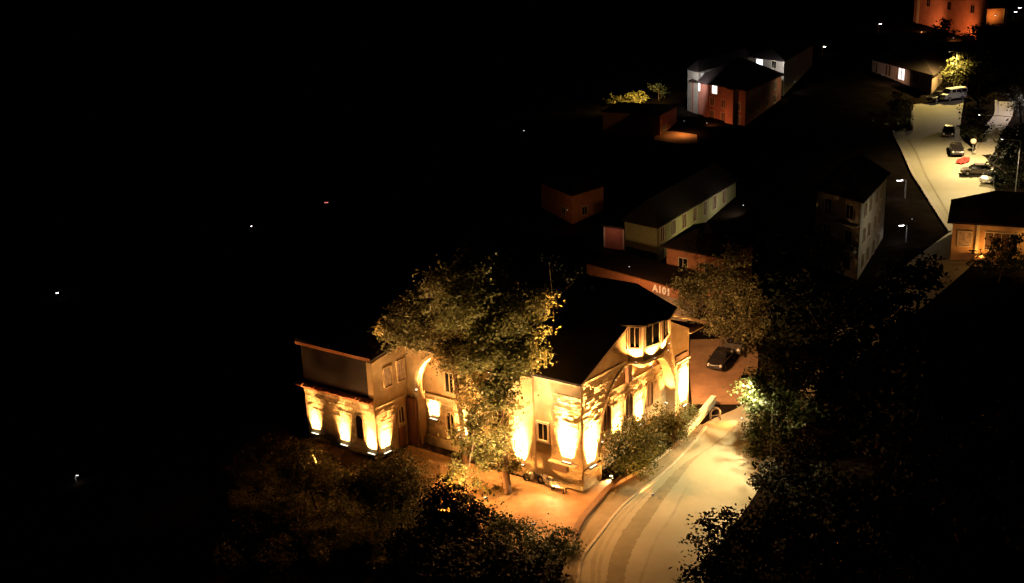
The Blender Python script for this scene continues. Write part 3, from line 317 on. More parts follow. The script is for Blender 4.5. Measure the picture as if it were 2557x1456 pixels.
# windows
def window(parent, place, s0, s1, z0, z1, kind='rect', pane='glass', bars=1, fw=.12, fm='frame', proud=.13, tip=.0, sill=True, label=None):
    """place(s, d, z): d<0 stands proud of the wall"""
    if kind == 'arch':
        c = (s0 + s1) / 2; r = (s1 - s0) / 2
        inner = [(s0, z0), (s1, z0)] + arc(c, r, z1 - r, 10); outer = [(s0 - fw, z0 - fw), (s1 + fw, z0 - fw)] + arc(c, r + fw, z1 - r, 10)
    else:
        inner = [(s0, z0), (s1, z0), (s1, z1), (s0, z1)]; outer = [(s0 - fw, z0 - fw), (s1 + fw, z0 - fw), (s1 + fw, z1 + fw), (s0 - fw, z1 + fw)]
    n = len(inner); b = MB()
    V = [place(s, -proud, z) for s, z in outer] + [place(s, -proud, z) for s, z in inner] + [place(s, -.004, z) for s, z in outer] + [place(s, -.02, z) for s, z in inner]
    F = []
    for i in range(n):
        j = (i + 1) % n; F += [(i, j, n + j, n + i), (2 * n + i, 2 * n + j, j, i), (n + i, n + j, 3 * n + j, 3 * n + i)]
    b.add(V, F); wo = b.build('window', M[fm], parent)
    if label: wo['label'] = label
    p = MB().prism([place(s, -.02, z) for s, z in inner], [place(s, -.006, z) for s, z in inner]); p.build('pane', M[pane], wo)
    for k in range(bars):
        sm = s0 + (s1 - s0) * (k + 1) / (bars + 1); zt = z1 - (0 if kind != 'arch' else .02)
        MB().prism([place(s, -.07, z) for s, z in ((sm - .035, z0), (sm + .035, z0), (sm + .035, zt), (sm - .035, zt))], [place(s, -.021, z) for s, z in ((sm - .035, z0), (sm + .035, z0), (sm + .035, zt), (sm - .035, zt))]).build('mullion', M[fm], wo)
    return wo
PL = lambda s, d, z: W(d, s, z)
PG = lambda s, d, z: W(s, d, z)
PGb = lambda s, d, z: W(s, .9 + d, z)
PLb = lambda s, d, z: W(.8 + d, s, z)
window(hall, PL, 3.35, 4.3, 3.8, 5.3, bars=1, fw=.2)
for a in (4.6, 7.8, 11.0): window(hall, PGb, a - .48, a + .48, 3.6, 5.9, 'arch', 'door', 1, fw=.1, fm='plaster')
window(hall, PLb, 13.95, 14.75, .5, 3.6, 'arch', 'glass', 1, fw=.16, fm='trim')
window(hall, PLb, 11.3, 12.4, .5, 3.6, 'arch', 'glass', 1, fw=.16, fm='trim')
window(hall, PLb, 11.5, 12.3, 5.6, 7.4, 'rect', 'glass', 1, fw=.12, fm='trim')
window(hall, PLb, 13.8, 14.7, 5.6, 7.4, 'rect', 'glass', 1, fw=.12, fm='trim')
hbox('notice_board', -.2, -.125, 1.45, 2.95, 1.35, 2.15, M['brown'])
hbox('notice_board_shelf', -.5, -.01, .45, 3.1, 2.2, 2.28, M['trim'])
hbox('name_plaque', 13.75, 15.7, -.1, -.004, 7.15, 7.5, M['brown'])
hbox('gable_ledge', .05, 2.4, -.5, -.003, 1.72, 1.84, M['trim'])
# stonework
SV = []
for k in range(10):
    bm = bmesh.new(); bmesh.ops.create_cube(bm, size=1.0)
    for v in bm.verts:
        v.co += Vector((random.uniform(-.05, .05), random.uniform(-.04, .04), random.uniform(-.08, .08)))
    me = bpy.data.meshes.new('stone'); bm.to_mesh(me); bm.free(); me.materials.append(M['stone']); SV.append(me)
def stones(parent, place, ang, s0, s1, z0, z1, skip=None, limit=300, L=.62, H=.3, used=None, smooth=0):
    """courses of separate rough stones; place(s, d, z)->point, ang = wall direction"""
    k = 0; rest = MB(); z = z0
    used = used if used is not None else [0]
    while z + H <= z1 + .01:
        s = s0 - random.uniform(0, L * .5); h = H * random.uniform(.85, 1.1)
        while s < s1:
            l = L * random.uniform(.6, 1.35); c0 = max(s, s0); c1 = min(s + l, s1)
            if c1 - c0 > .15:
                cs = (c0 + c1) / 2; cz = z + h / 2
                if not (skip and skip(cs, cz)):
                    proud = random.choice((.015, .022, .03, .04, .055)) if z > smooth else random.choice((.008, .010, .012, .015)); gap = .035 if z > smooth else .02
                    if used[0] < limit:
                        o = bpy.data.objects.new('stone', random.choice(SV)); scene.collection.objects.link(o); o.parent = parent
                        o.location = place(cs, -proud / 2 + .02, cz) - ORG[parent.name]; o.rotation_euler = (0, random.uniform(-.03, .03), ang)
                        o.scale = (c1 - c0 - gap, proud + .06, h - gap); used[0] += 1
                    else:
                        a0, a1 = c0 + gap / 2, c1 - gap / 2; b0, b1 = z + gap / 2, z + h - gap / 2; j = lambda: random.uniform(-.004, .004)
                        rest.hexa([place(a0, -proud + j(), b0), place(a1, -proud + j(), b0), place(a1, .02, b0), place(a0, .02, b0), place(a0, -proud + j(), b1), place(a1, -proud + j(), b1), place(a1, .02, b1), place(a0, .02, b1)])
            s += l
        z += h
    if rest.V:
        o = rest.build('stonework', M['stone'], parent); o['kind'] = 'stuff'
u_h = [0]
def arch_out(s, z): return not (s < 8.1 - math.sqrt(max(0, 6.0 ** 2 - max(0, z - 3.8) ** 2)) - .05)
stones(hall, PG, R(49), .05, 4.4, -.1, 9.4, skip=lambda s, z: arch_out(s, z) or (z > 6 and random.random() < .15 * (s - 1.5)), used=u_h, smooth=5.2)
stones(hall, PL, R(144.5), .05, 2.75, 2.3, 8.6, used=u_h, smooth=5.4)
stones(hall, PL, R(144.5), .05, 1.4, .55, 2.1, used=u_h)
stones(hall, PG, R(49), 14.15, 15.95, .3, 6.6, used=u_h, smooth=5.4)
stones(hall, PGb, R(49), 2.7, 13.5, .3, 6.8, skip=lambda s, z: z < 6.0 and z > 3.4 and any(abs(s - q) < .68 for q in (4.6, 7.8, 11.0)), used=u_h, smooth=5.0)
stones(hall, PLb, R(144.5), 12.9, 17.1, 1.0, 4.7, skip=lambda s, z: 13.7 < s < 15.0 and z < 3.9, used=u_h, H=.36, L=.8)
# oriel window (polygonal bay) with its own raised roof
BP = [(6.3, .0), (6.9, -1.15), (9.0, -1.6), (11.0, -1.05), (11.6, .0)]
def bay_pts(off, z): 
    c = Vector((8.95, 0)); out = []
    for a, b in BP:
        d = Vector((a, b)) - c; d = d.normalized() * (d.length + off); out.append(W(c.x + d.x, (c.y + d.y) if b else .05, z))
    return out
def bay_ring(name, off0, off1, z0, z1, m):
    MB().prism(bay_pts(off1, z1), bay_pts(off0, z0)).build(name, m, hall)
bay_ring('bay_corbel', -1.9, -.25, 8.3, 9.35, M['plaster'])
bay_ring('bay_floor', .12, .12, 9.35, 9.5, M['trim'])
bay_ring('bay_apron', -.18, -.18, 9.5, 10.55, M['trim'])
bay_ring('bay_sill', .0, .0, 10.55, 10.65, M['trim'])
bay_ring('bay_core', -.2, -.2, 10.65, 12.7, M['glass'])
bay_ring('bay_head', -.05, -.05, 12.7, 13.05, M['plaster'])
for i in range(4):
    (a0, b0), (a1, b1) = BP[i], BP[i + 1]
    def pb(s, d, z, a0=a0, b0=b0, a1=a1, b1=b1):
        l = math.hypot(a1 - a0, b1 - b0); ta, tb = (a1 - a0) / l, (b1 - b0) / l; na, nb = tb, -ta
        if nb > 0: na, nb = -na, -nb
        return W(a0 + ta * s - na * (d + .02), b0 + tb * s - nb * (d + .02), z)
    l = math.hypot(a1 - a0, b1 - b0)
    window(hall, pb, .28, l - .28, 10.8, 12.6, 'rect', 'glass', 1, fw=.12, fm='frame' if i % 2 else 'roofedge', proud=.1)
for a, b in BP: MB().box(W, a - .1, a + .1, b - .1, b + .1, 10.65, 12.72).build('bay_post', M['roofedge'], hall)
e = bay_pts(.75, 13.05); pk = W(8.6, .5, 15.75); bk = W(8.6, 15, 15.75); sideL = W(5.55, 15, 13.0); sideR = W(12.2, 15, 13.0)
f0 = e[0]; f4 = e[4]
MB().add([e[0], e[1], e[2], e[3], e[4], pk, bk, sideL, sideR] + [p - Vector((0, 0, .16)) for p in e], [(0, 1, 5), (1, 2, 5), (2, 3, 5), (3, 4, 5), (0, 5, 6, 7), (4, 8, 6, 5), (7, 6, 8), (0, 9, 10, 1), (1, 10, 11, 2), (2, 11, 12, 3), (3, 12, 13, 4), (9, 13, 12, 11, 10)]).build('bay_roof', M['roof'], hall, fix=False)
for i in range(4):
    a, b = e[i], e[i + 1]; dn = Vector((0, 0, .13)); o = (a + b) / 2 - W(8.95, 0, 13.05); o.z = 0; o = o.normalized() * .06
    MB().hexa([a - dn - dn * .2, b - dn - dn * .2, b - dn * .2 - dn + o, a - dn - dn * .2 + o, a, b, b + o, a + o]).build('bay_fascia', M['roofedge'], hall)
hbox('drain_niche', 7.3, 7.85, .5, .893, 7.1, 9.3, M['brown'])
hbox('eave_soffit', 16.0, 18.3, -.2, 18, 9.05, 9.12, M['plaster'])
# ---------------------------------------------------------------- two-storey wing
wing = root('stone_wing', 'floodlit rough stone wing with dark upper storey left of the arched hall', 'building', tuple(W(-4.08, 18.46, 0)))
A0 = -4.08; BW = 26.9
MB().box(W, A0, -3.5, 18.47, BW, -.4, 5.3).build('lower_wall', M['mortar'], wing)
MB().box(W, A0 + .02, -3.6, 19.05, BW - .02, 5.3, 9.55).build('upper_wall', M['roof'], wing)  # roof-dark material paints in the shade above the cornice
MB().prism([W(a, 18.46, z) for a, z in ((A0, -.4), (-.003, -.4), (-.003, 9.75), (A0, 9.05))], [W(a, 19.04, z) for a, z in ((A0, -.4), (-.003, -.4), (-.003, 9.75), (A0, 9.05))]).build('gable_wall', M['plaster'], wing)
MB().box(W, A0 + .1, 5, BW - .6, BW - .01, -.4, 9.5).build('end_wall', M['plaster'], wing)
slab('roof', [W(A0 - .25, 18.3, 9.25), W(1.5, 18.3, 10.3), W(1.5, BW + .3, 10.3), W(A0 - .25, BW + .3, 9.7)], .18, M['roof'], wing)
slab('roof', [W(1.5, 18.9, 10.303), W(8, 18.9, 9.2), W(8, BW + .3, 9.2), W(1.5, BW + .3, 10.303)], .18, M['roof'], wing)
MB().box(W, A0 - .31, A0 - .26, 18.3, BW + .3, 9.35, 9.62).build('eave_board', M['orangewall'], wing)
# tiled cornice that shades the upper wall: individual coping tiles
s = 18.5
while s < BW + .35:
    l = random.uniform(.38, .5); dz = random.uniform(-.03, .05)
    MB().hexa([W(A0 - .5 + random.uniform(-.04, .04), s, 5.36 + dz), W(A0 - .5 + random.uniform(-.04, .04), s + l - .04, 5.36 + dz), W(A0 + .1, s + l - .04, 5.55 + dz), W(A0 + .1, s, 5.55 + dz),
               W(A0 - .5, s, 5.46 + dz), W(A0 - .5, s + l - .04, 5.46 + dz), W(A0 + .1, s + l - .04, 5.66 + dz), W(A0 + .1, s, 5.66 + dz)]).build('coping_tile', M['orangewall'], wing)
    s += l
MB().box(W, A0 - .22, A0 - .002, 18.47, BW, 5.2, 5.32).build('cornice', M['orangewall'], wing)
PW = lambda s, d, z: W(A0 + d, s, z)
PA = lambda s, d, z: W(A0 + s, 18.46 + d, z)
stones(wing, PW, R(144.5), 18.5, BW, -.1, 5.15, skip=lambda s, z: 19.75 < s < 21.05 and 1.3 < z < 4.1, L=.66, H=.31, limit=262, smooth=2.6)
stones(wing, PA, R(49), .05, 2.35, -.2, 4.6, limit=38, L=.66, smooth=2.4)
window(wing, PW, 19.95, 20.8, 1.5, 3.8, 'arch', 'glass', 0, fw=.1, fm='mortar', proud=.1)
MB().prism([PA(s, -.1, z) for s, z in ((.05, 4.72), (3.9, 4.72), (3.9, 4.86), (.05, 4.86))], [PA(s, -.002, z) for s, z in ((.05, 4.72), (3.9, 4.72), (3.9, 4.86), (.05, 4.86))]).build('string_course', M['trim'], wing)
for i, (a, b, lo, hi) in enumerate(((1.35, 2.2, 6.35, 8.1), (3.0, 3.8, 6.35, 8.25))): window(wing, PA, a, b, lo, hi, 'rect', 'pinkglass', 1, fw=.13, fm='plaster')
window(wing, PA, 2.75, 3.4, 2.4, 3.9, 'arch', 'glass', 1, fw=.13, fm='trim')
dr = MB().prism([PA(s, -.06, z) for s, z in ((2.65, -.1), (3.45, -.1), (3.45, 1.95), (2.65, 1.95))], [PA(s, -.003, z) for s, z in ((2.65, -.1), (3.45, -.1), (3.45, 1.95), (2.65, 1.95))]).build('door', M['door'], wing)
MB().prism([PA(s, -.1, z) for s, z in ((2.5, 2.0), (3.6, 2.0), (3.6, 2.12), (2.5, 2.12))], [PA(s, -.003, z) for s, z in ((2.5, 2.0), (3.6, 2.0), (3.6, 2.12), (2.5, 2.12))]).build('door_lintel', M['trim'], wing)
# ---------------------------------------------------------------- floodlights on the walls
def aim(o, d): o.rotation_euler = Vector(d).to_track_quat('-Z', 'Y').to_euler()
def floodlight(p, label, power, direction, cone=46, col=(1, .46, .12), big=1., group='wall floodlights of the hall', size=.10, blend=.7, lens='lenswarm', along=U, length=.95):
    p = Vector(p); t = root('floodlight', label, 'floodlight', tuple(p), group=group)
    d = Vector(direction).normalized()
    strip_ = cone < 58; w = .13 * big; a = d.cross(Vector((0, 0, 1))); a = a.normalized() if a.length > .05 else Vector(U); b = d.cross(a)
    if strip_:
        a = along.normalized(); b = d.cross(a).normalized(); w = length / 2
    hb = .08 if strip_ else w * .6
    c = [p + a * (sx * w) + b * (sy * hb) + d * dz for dz in (-.14 * big, 0) for sx, sy in ((-1, -1), (1, -1), (1, 1), (-1, 1))]
    MB().hexa(c).build('housing', M['metal'], t)
    c2 = [p + a * (sx * w * .85) + b * (sy * hb * .85) + d * dz for dz in (.004, .02) for sx, sy in ((-1, -1), (1, -1), (1, 1), (-1, 1))]
    MB().hexa(c2).build('lens', M[lens], t)
    MB().tube([p - d * .12 * big, p - d * .12 * big - Vector((0, 0, .22))], .02, 6).build('bracket', M['metal'], t)
    if strip_:
        ld = bpy.data.lights.new('floodlight_beam', 'AREA'); ld.shape = 'RECTANGLE'; ld.size = length; ld.size_y = .12; ld.energy = power * .55; ld.color = (1, .47, .14) if col[1] < .5 else col; ld.spread = R(cone * SPR)
    else:
        ld = bpy.data.lights.new('floodlight_beam', 'SPOT'); ld.energy = power; ld.color = col; ld.spot_size = R(cone); ld.spot_blend = blend; ld.shadow_soft_size = size
    lo = bpy.data.objects.new('floodlight_beam', ld); scene.collection.objects.link(lo); lo.parent = t; lo.location = d * (.05 + size * .2)
    if strip_:
        X = a; Zm = -d; Y = Zm.cross(X).normalized(); X = Y.cross(Zm).normalized()
        lo.rotation_euler = Matrix((X, Y, Zm)).transposed().to_euler()
    else: aim(lo, d)
    return t
Z = Vector((0, 0, 1))
def up(n, tilt): return Z - Vector(n) * tilt        # n = outward normal of the wall, beam leans to the wall
nL = Vector((math.sin(R(144.5)), -math.cos(R(144.5)), 0)) * -1   # outward of the long wall
if nL.dot(U) > 0: nL = -nL
nG = Vector((math.sin(R(49)), -math.cos(R(49)), 0))
if nG.dot(VV) > 0: nG = -nG
FP = 2600; SPR = .85
floodlight(W(-.21, 1.45, 2.42), 'floodlight on the shelf above the notice board, long wall corner', FP * 3.6, up(nL, .07), 52, along=VV)
floodlight(W(1.1, -.21, 1.95), 'floodlight on the gable ledge right beside the near corner', FP * 3.4, up(nG, .07), 50)
floodlight(W(2.9, .35, 3.2), 'floodlight in the left foot of the big gable arch', FP * .8, up(nG, .07), 50)
floodlight(W(12.9, .35, 3.3), 'floodlight in the right foot of the big gable arch', FP * 1.5, up(nG, -.02) + U * .12, 60)
floodlight(W(15.1, -.22, 2.4), 'floodlight at the far right end of the gable wall', FP * 2.2, up(nG, .07), 50)
floodlight(W(6.1, .70, 2.2), 'floodlight behind the bushes between left and middle arched windows', FP * .8, up(nG, .07), 50)
floodlight(W(9.4, .70, 2.4), 'floodlight behind the bushes between middle and right arched windows', FP * .8, up(nG, .07), 50)
floodlight(W(-.46, 6.0, 1.2), 'floodlight on the buttress just right of the big tree trunk', FP * 1.5, up(nL, .07), 50, along=VV, col=(1, .66, .2))
floodlight(W(.64, 16.2, 2.6), 'floodlight inside the left jamb of the long wall arch', FP * 1.0, up(nL, .07), 44, along=VV)
floodlight(W(.66, 12.9, 1.5), 'floodlight between the two dark arched openings of the long wall', FP * 1.3, up(nL, .07), 50, along=VV)
floodlight(W(.66, 10.8, 1.4), 'floodlight at the right side of the long wall arch behind foliage', FP * 1.1, up(nL, .07), 50, along=VV)
floodlight(W(-.3, 17.1, 5.6), 'small floodlight at the spring of the long wall arch', FP * .25, Z - VV * .25 - U * .0, 70)
floodlight(W(A0 - .20, 25.85, .75), 'leftmost floodlight at the foot of the rough stone wing', FP * .42, up(nL, .07), 48, along=VV)
floodlight(W(A0 - .20, 22.3, .45), 'middle floodlight at the foot of the rough stone wing', FP * .42, up(nL, .07), 48, along=VV)
floodlight(W(A0 - .20, 19.05, .4), 'floodlight left of the outer corner of the stone wing', FP * .5, up(nL, .07), 48, along=VV)
floodlight(W(A0 + .95, 18.24, .3), 'floodlight right of the outer corner of the stone wing', FP * .5, up(nG, .07), 48)
for i, (a, b, nm) in enumerate(((6.35, -.85, 'leftmost'), (7.95, -1.62, 'second from left'), (10.1, -1.55, 'third from left'), (11.55, -.75, 'rightmost'))):
    floodlight(W(a, b, 9.62), f'small lamp under the oriel bay windows, {nm} of four', FP * .9, Z - (W(a, b, 0) - W(8.95, 0, 0)).normalized() * .18, 120, big=.5, group='small lamps under the oriel bay', size=.05)
floodlight(W(-.9, 1.9, .5), 'low white floodlight standing on the courtyard by the near corner', 3000, Vector((0, 0, .25)) + nL * .9, 150, big=1.6, col=(1, .72, .36))
floodlight(W(2.9, -.7, .45), 'low floodlight at the gable foot beside the roadside wall', 700, Vector((0, 0, -.3)) - U * .9 - VV * .5, 140, col=(1, .72, .34))
floodlight(W(-5.2, 14.2, .35), 'added ground floodlight in the yard before the arch shining up into the broad tree', 4500, Z * 1.3 + U * .35 - VV * .25, 105, big=1.2, col=(1, .60, .22))  # added uplight so the broad crown is lit
floodlight((-3.6, 83.6, .5), 'added ground floodlight behind the dark bushes shining up at the tall trees', 30000, Vector((-.5, 9, 13)), 75, big=1.2, col=(1, .64, .28), lens='lensdim')  # unseen lamp added to light the tall crowns from the front
floodlight((1.0, 83.2, .5), 'added ground floodlight in front of the tallest tree among the dark bush tops', 18000, Vector((-3, 8, 14)), 75, big=1.2, col=(1, .66, .3), lens='lensdim')  # added fill light for the tallest crown
floodlight(W(-8.5, 21.5, .3), 'added ground floodlight under the pale trees in front of the stone wing', 26000, Z - U * .3, 150, big=1., col=(1, .5, .16), lens='lensdim')  # added lamp that brightens the pale trees
floodlight(W(-5.5, 5.5, .35), 'added ground floodlight beside the trunk of the tallest tree', 1500, Z * 1.5 + U * .1 + VV * .3, 95, big=1.2, col=(1, .64, .24))  # added uplight at the trunk

for a, nm in ((4.7, 'left'), (8.3, 'middle'), (11.3, 'right')):  # added lamps that fill the arch recess above the band
    floodlight(W(a, .72, 7.22), f'small added lamp on the arch band under the oriel, {nm} of three', 260, Z - VV * -.0 + nG * .12, 165, col=(1, .44, .12), big=.4, group='small added lamps on the arch band', size=.05, lens='lensdim')
for (a, b, z, pw, tgt, lb) in ((-9.5, 7.5, .4, 15000, (0, 5, 5), 'added ground floodlight at the courtyard edge facing the long wall'), (-10.5, 15.5, .4, 5000, (-2, 18, 5), 'added ground floodlight among the bushes facing the wing corner'), (17.5, -4.5, 1.2, 5000, (10, 0, 7), 'added floodlight at the roadside parapet facing the gable'), (2.0, -5.2, .35, 3200, (5, 0, 6), 'low added floodlight by the pavement facing the near gable corner')):  # added lamps giving the facades an even orange fill
    floodlight(W(a, b, z), lb, pw, W(*tgt) - W(a, b, z), 125, col=(1, .42, .10), big=.8, lens='lensdim', group='added ground floodlights facing the hall', size=.3)
for (a, b, z, pw, lb) in ((-.75, 3.4, 9.15, 9000, 'added lamp under the eave near the corner of the long wall'), (-.75, 8.6, 9.15, 6000, 'added lamp under the eave behind the tallest tree'), (3.5, -.8, 9.0, 5500, 'added lamp under the cornice ledge of the gable wall')):  # added lamps lighting the courtyard and the upper walls
    floodlight(W(a, b, z), lb, pw, (nL if a < 0 else nG) * .75 - Z, 120, col=(1, .44, .13), big=.5, lens='lenswarm', group='added lamps under the eaves of the hall')
floodlight((20.3, 111.0, 2.3), 'added ground floodlight in the car park under the wide olive tree', 20000, Vector((.1, .5, 1)), 120, col=(1, .62, .24), lens='lensdim')  # added lamp that brightens the olive crown from below
floodlight(W(16.5, 4.5, 8.6), 'added lamp high on the hidden side wall facing the wide olive tree', 6000, U + Z * .22, 110, col=(1, .62, .26), big=.6, group='added lamps under the eaves of the hall', lens='lensdim')  # added side light for the olive crown
floodlight(W(16.35, 2.5, 7.5), 'added lamp on the hidden side wall lighting the car park', 7000, U * .8 - Z * .9, 140, col=(1, .48, .19), big=.6, group='added lamps under the eaves of the hall')  # added unseen lamp that supplies the car park light
# ---------------------------------------------------------------- walls, gate and yard furniture
def path_wall(name, label, cat, P, w, h, m, z0=-.2, group=None, coping=None, n=30):
    L = resample(smooth2(P, 1), n); t = root(name, label, cat, (L[0][0], L[0][1], terr(*L[0])), group=group)
    g = np.gradient(L, axis=0); g /= np.linalg.norm(g, axis=1)[:, None]; nn = np.stack([-g[:, 1], g[:, 0]], 1)
    def body(nm, w, za, zb, mm):
        b = MB()
        for i in range(n):
            for s in (-1, 1):
                q = L[i] + nn[i] * s * w / 2
                for z in (za, zb): b.V.append((q[0], q[1], terr(*L[i]) + z))
        for i in range(n - 1):
            o = i * 4; b.F += [(o, o + 1, o + 5, o + 4), (o + 3, o + 2, o + 6, o + 7), (o + 1, o + 3, o + 7, o + 5)]
        b.F += [(0, 2, 3, 1), (4 * n - 4, 4 * n - 3, 4 * n - 1, 4 * n - 2)]
        b.build(nm, mm, t)
    body('wall_body', w, z0, h, m)
    if coping: body('coping', w + .08, h, h + .07, coping)
    return t
edge = [p[:2] for p in PAVE[0][2:7]]
path_wall('low_yard_wall', 'low brown brick wall between the orange courtyard and the road', 'wall', edge, .42, .42, M['brick'], coping=M['brick'])
pw0, pw1 = PT['pw0'], PT['pw1']
path_wall('white_parapet', 'short bright white parapet wall rising beside the road past the gable', 'parapet wall', [pw0[:2], pw1[:2]], .38, .75, M['wallwhite'], coping=M['wallwhite'], n=8)
edge2 = [p[:2] for p in PAVE[0][6:9]]
path_wall('bush_kerb_wall', 'low pale kerb wall under the bushes along the pavement', 'wall', edge2, .25, .22, M['kerb'])
def gate_hoop():
    x, y, z = PT['hoop']; t = root('hoop_gate', 'small arched metal hoop stand at the pavement past the white parapet', 'gate', (x, y, z))
    d = Vector((math.cos(R(10)), math.sin(R(10)), 0)); p = Vector((x, y, z + .1)); 
    for k, off in (('hoop', 0), ('hoop', .32)):
        o = p + Vector((-d.y, d.x, 0)) * off
        MB().tube([o - d * .45] + [o + d * (-.45 * math.cos(math.pi * i / 10)) + Z * (.75 + .42 * math.sin(math.pi * i / 10)) for i in range(11)] + [o + d * .45], .05, 8).build(k, M['metal'], t)
    MB().tube([p - d * .45 + Z * .5, p + d * .45 + Z * .5], .04, 6).build('rail', M['metal'], t)
gate_hoop()
def bench(p, rz, label):
    t = root('bench', label, 'bench', p, rz)
    for k in range(3): MB().box(I3, -.7, .7, -.22 + k * .15, -.1 + k * .15, .43, .47).build('slat', M['trim'], t)
    for k in range(2): MB().box(I3, -.7, .7, .24, .27, .58 + k * .16, .70 + k * .16).build('backrest_slat', M['trim'], t)
    for sx in (-.6, .6):
        for sy in (-.18, .2): MB().box(I3, sx - .03, sx + .03, sy - .03, sy + .03, 0, .43 if sy < 0 else .86).build('leg', M['metal'], t)
    return t
bp = W(-1.0, 1.7, 0); bench((bp.x, bp.y, .03), R(144.5), 'small slatted bench glowing white in front of the corner floodlight')
# motorbikes / parked items by the wall
def motorbike(p, rz, label, paint):
    t = root('motorbike', label, 'motorbike', p, rz, group='motorbikes parked against the hall wall')
    for x in (-.68, .68):
        w = MB(); w.tube([(x + .30 * math.cos(a), 0, .32 + .30 * math.sin(a)) for a in np.linspace(0, 2 * math.pi, 17)], .07, 6); wo = w.build('wheel', M['rubber'], t)
        MB().tube([(x, -.06, .32), (x, .06, .32)], .12, 10).build('hub', M['rim'], wo)
    MB().hexa([(-.45, -.13, .35), (.35, -.13, .35), (.35, .13, .35), (-.45, .13, .35), (-.35, -.11, .72), (.3, -.11, .72), (.3, .11, .72), (-.35, .11, .72)]).build('engine_body', M['metal'], t)
    MB().hexa([(-.1, -.15, .7), (.42, -.15, .75), (.42, .15, .75), (-.1, .15, .7), (-.05, -.1, .95), (.36, -.1, .95), (.36, .1, .95), (-.05, .1, .95)]).build('tank', paint, t)
    MB().hexa([(-.75, -.13, .76), (-.1, -.13, .72), (-.1, .13, .72), (-.75, .13, .76), (-.78, -.1, .86), (-.08, -.1, .82), (-.08, .1, .82), (-.78, .1, .86)]).build('seat', M['rubber'], t)
    MB().tube([(.68, 0, .32), (.45, 0, .95)], .04, 6).build('fork', M['metal'], t)
    MB().tube([(.38, -.36, 1.02), (.46, 0, 1.0), (.38, .36, 1.02)], .025, 6).build('handlebar', M['metal'], t)
    MB().tube([(.5, 0, .86), (.62, 0, .84)], .1, 10).build('headlight', M['lightglass'], t)
q = W(-.75, 4.35, 0); motorbike((q.x, q.y, .03), R(144.5 + 8), 'dark motorbike parked by the buttress, left of the other one', M['cardark'])
q = W(-.8, 3.05, 0); motorbike((q.x, q.y, .03), R(144.5 - 12), 'dark motorbike nearer the white floodlit bench', M['cargrey'])
# ---------------------------------------------------------------- cars
def car(p, rz, label, paint, kind='saloon', group='cars parked on the upper road', name='parked_car', tilt=0):
    t = root(name, label, 'van' if kind == 'van' else 'car', p, rz, group=group)
    if kind == 'van':
        prof = [(-2.4, .35), (2.4, .35), (2.42, .75), (2.3, 1.05), (1.55, 1.2), (.95, 1.95), (-2.35, 2.0), (-2.42, 1.0)]; cab = None; Wd = .93
    else:
        prof = [(-2.15, .30), (2.1, .28), (2.17, .5), (2.1, .72), (1.1, .93), (-1.45, .98), (-2.1, .93), (-2.18, .6)]; Wd = .88
        cab = [(1.15, .92), (.35, 1.42), (-.95, 1.45), (-1.75, .96)]
    Z_ = lambda z: .86 if z < .4 else (1. if z < 1.0 else (.93 if z < 1.3 else .84))
    bd = MB().prism([(x, -Wd * Z_(z), z) for x, z in prof], [(x, Wd * Z_(z), z) for x, z in prof]); b = bd.build('body', paint, t)
    bv = b.modifiers.new('bevel', 'BEVEL'); bv.width = .07; bv.segments = 2; bv.limit_method = 'ANGLE'
    if cab:
        MB().prism([(x, -Wd * (.93 if z < 1.2 else .74), z) for x, z in cab], [(x, Wd * (.93 if z < 1.2 else .74), z) for x, z in cab]).build('window_glass', M['glass'], t)
        r = MB().hexa([(-1.0, -.62, 1.44), (.38, -.62, 1.42), (.38, .62, 1.42), (-1.0, .62, 1.44), (-.92, -.58, 1.5), (.3, -.58, 1.49), (.3, .58, 1.49), (-.92, .58, 1.5)]).build('roof_panel', paint, t)
        for sy in (-1, 1):
            MB().hexa([(-.28, sy * .80, .97), (-.18, sy * .80, .97), (-.18, sy * .84, .97), (-.28, sy * .84, .97), (-.28, sy * .645, 1.43), (-.18, sy * .645, 1.43), (-.18, sy * .675, 1.43), (-.28, sy * .675, 1.43)]).build('door_pillar', paint, t)
    else:
        MB().hexa([(1.56, -.78, 1.23), (1.6, .78, 1.23), (1.02, .7, 1.9), (1.0, -.7, 1.9), (1.63, -.78, 1.22), (1.64, .78, 1.22), (1.06, .7, 1.92), (1.05, -.7, 1.92)]).build('windscreen', M['glass'], t)
        for sy in (-1, 1):
            for x0, x1 in ((.15, .9), (-.95, .0), (-2.1, -1.1)): MB().hexa([(x0, sy * .80, 1.35), (x1, sy * .80, 1.35), (x1, sy * .88, 1.35), (x0, sy * .88, 1.35), (x0, sy * .76, 1.8), (x1 - .1, sy * .76, 1.8), (x1 - .1, sy * .815, 1.8), (x0, sy * .815, 1.8)]).build('side_window', M['glass'], t)
    for x in (-1.35, 1.35):
        for sy in (-1, 1):
            w = MB().tube([(x, sy * (Wd - .2), .33), (x, sy * (Wd + .02), .33)], .33, 16).build('wheel', M['rubber'], t)
            MB().tube([(x, sy * (Wd + .021), .33), (x, sy * (Wd + .035), .33)], .2, 12).build('rim', M['rim'], w)
    hx = 2.42 if kind == 'van' else 2.12
    for sy in (-1, 1):
        MB().tube([(hx - .12, sy * .62, .68), (hx + .05, sy * .62, .66)], .13, 10).build('headlight', M['lightglass'], t)
        MB().box(I3, -hx - .06, -hx + .04, sy * .62 - .13, sy * .62 + .13, .7, .84).build('tail_light', M['redglass'], t)
    MB().box(I3, hx - .02, hx + .07, -.7, .7, .34, .52).build('bumper', M['metal'] if paint != M['carwhite'] else paint, t)
    for sy in (-1, 1): MB().box(I3, .75, .9, sy * (Wd + .02) - .07, sy * (Wd + .02) + .07, .98, 1.1).build('mirror', paint, t)
    t.rotation_euler = (0, R(tilt), rz)
    return t
def P3(k, dz=.08): x, y, z = PT[k]; return (x, y, z + dz)
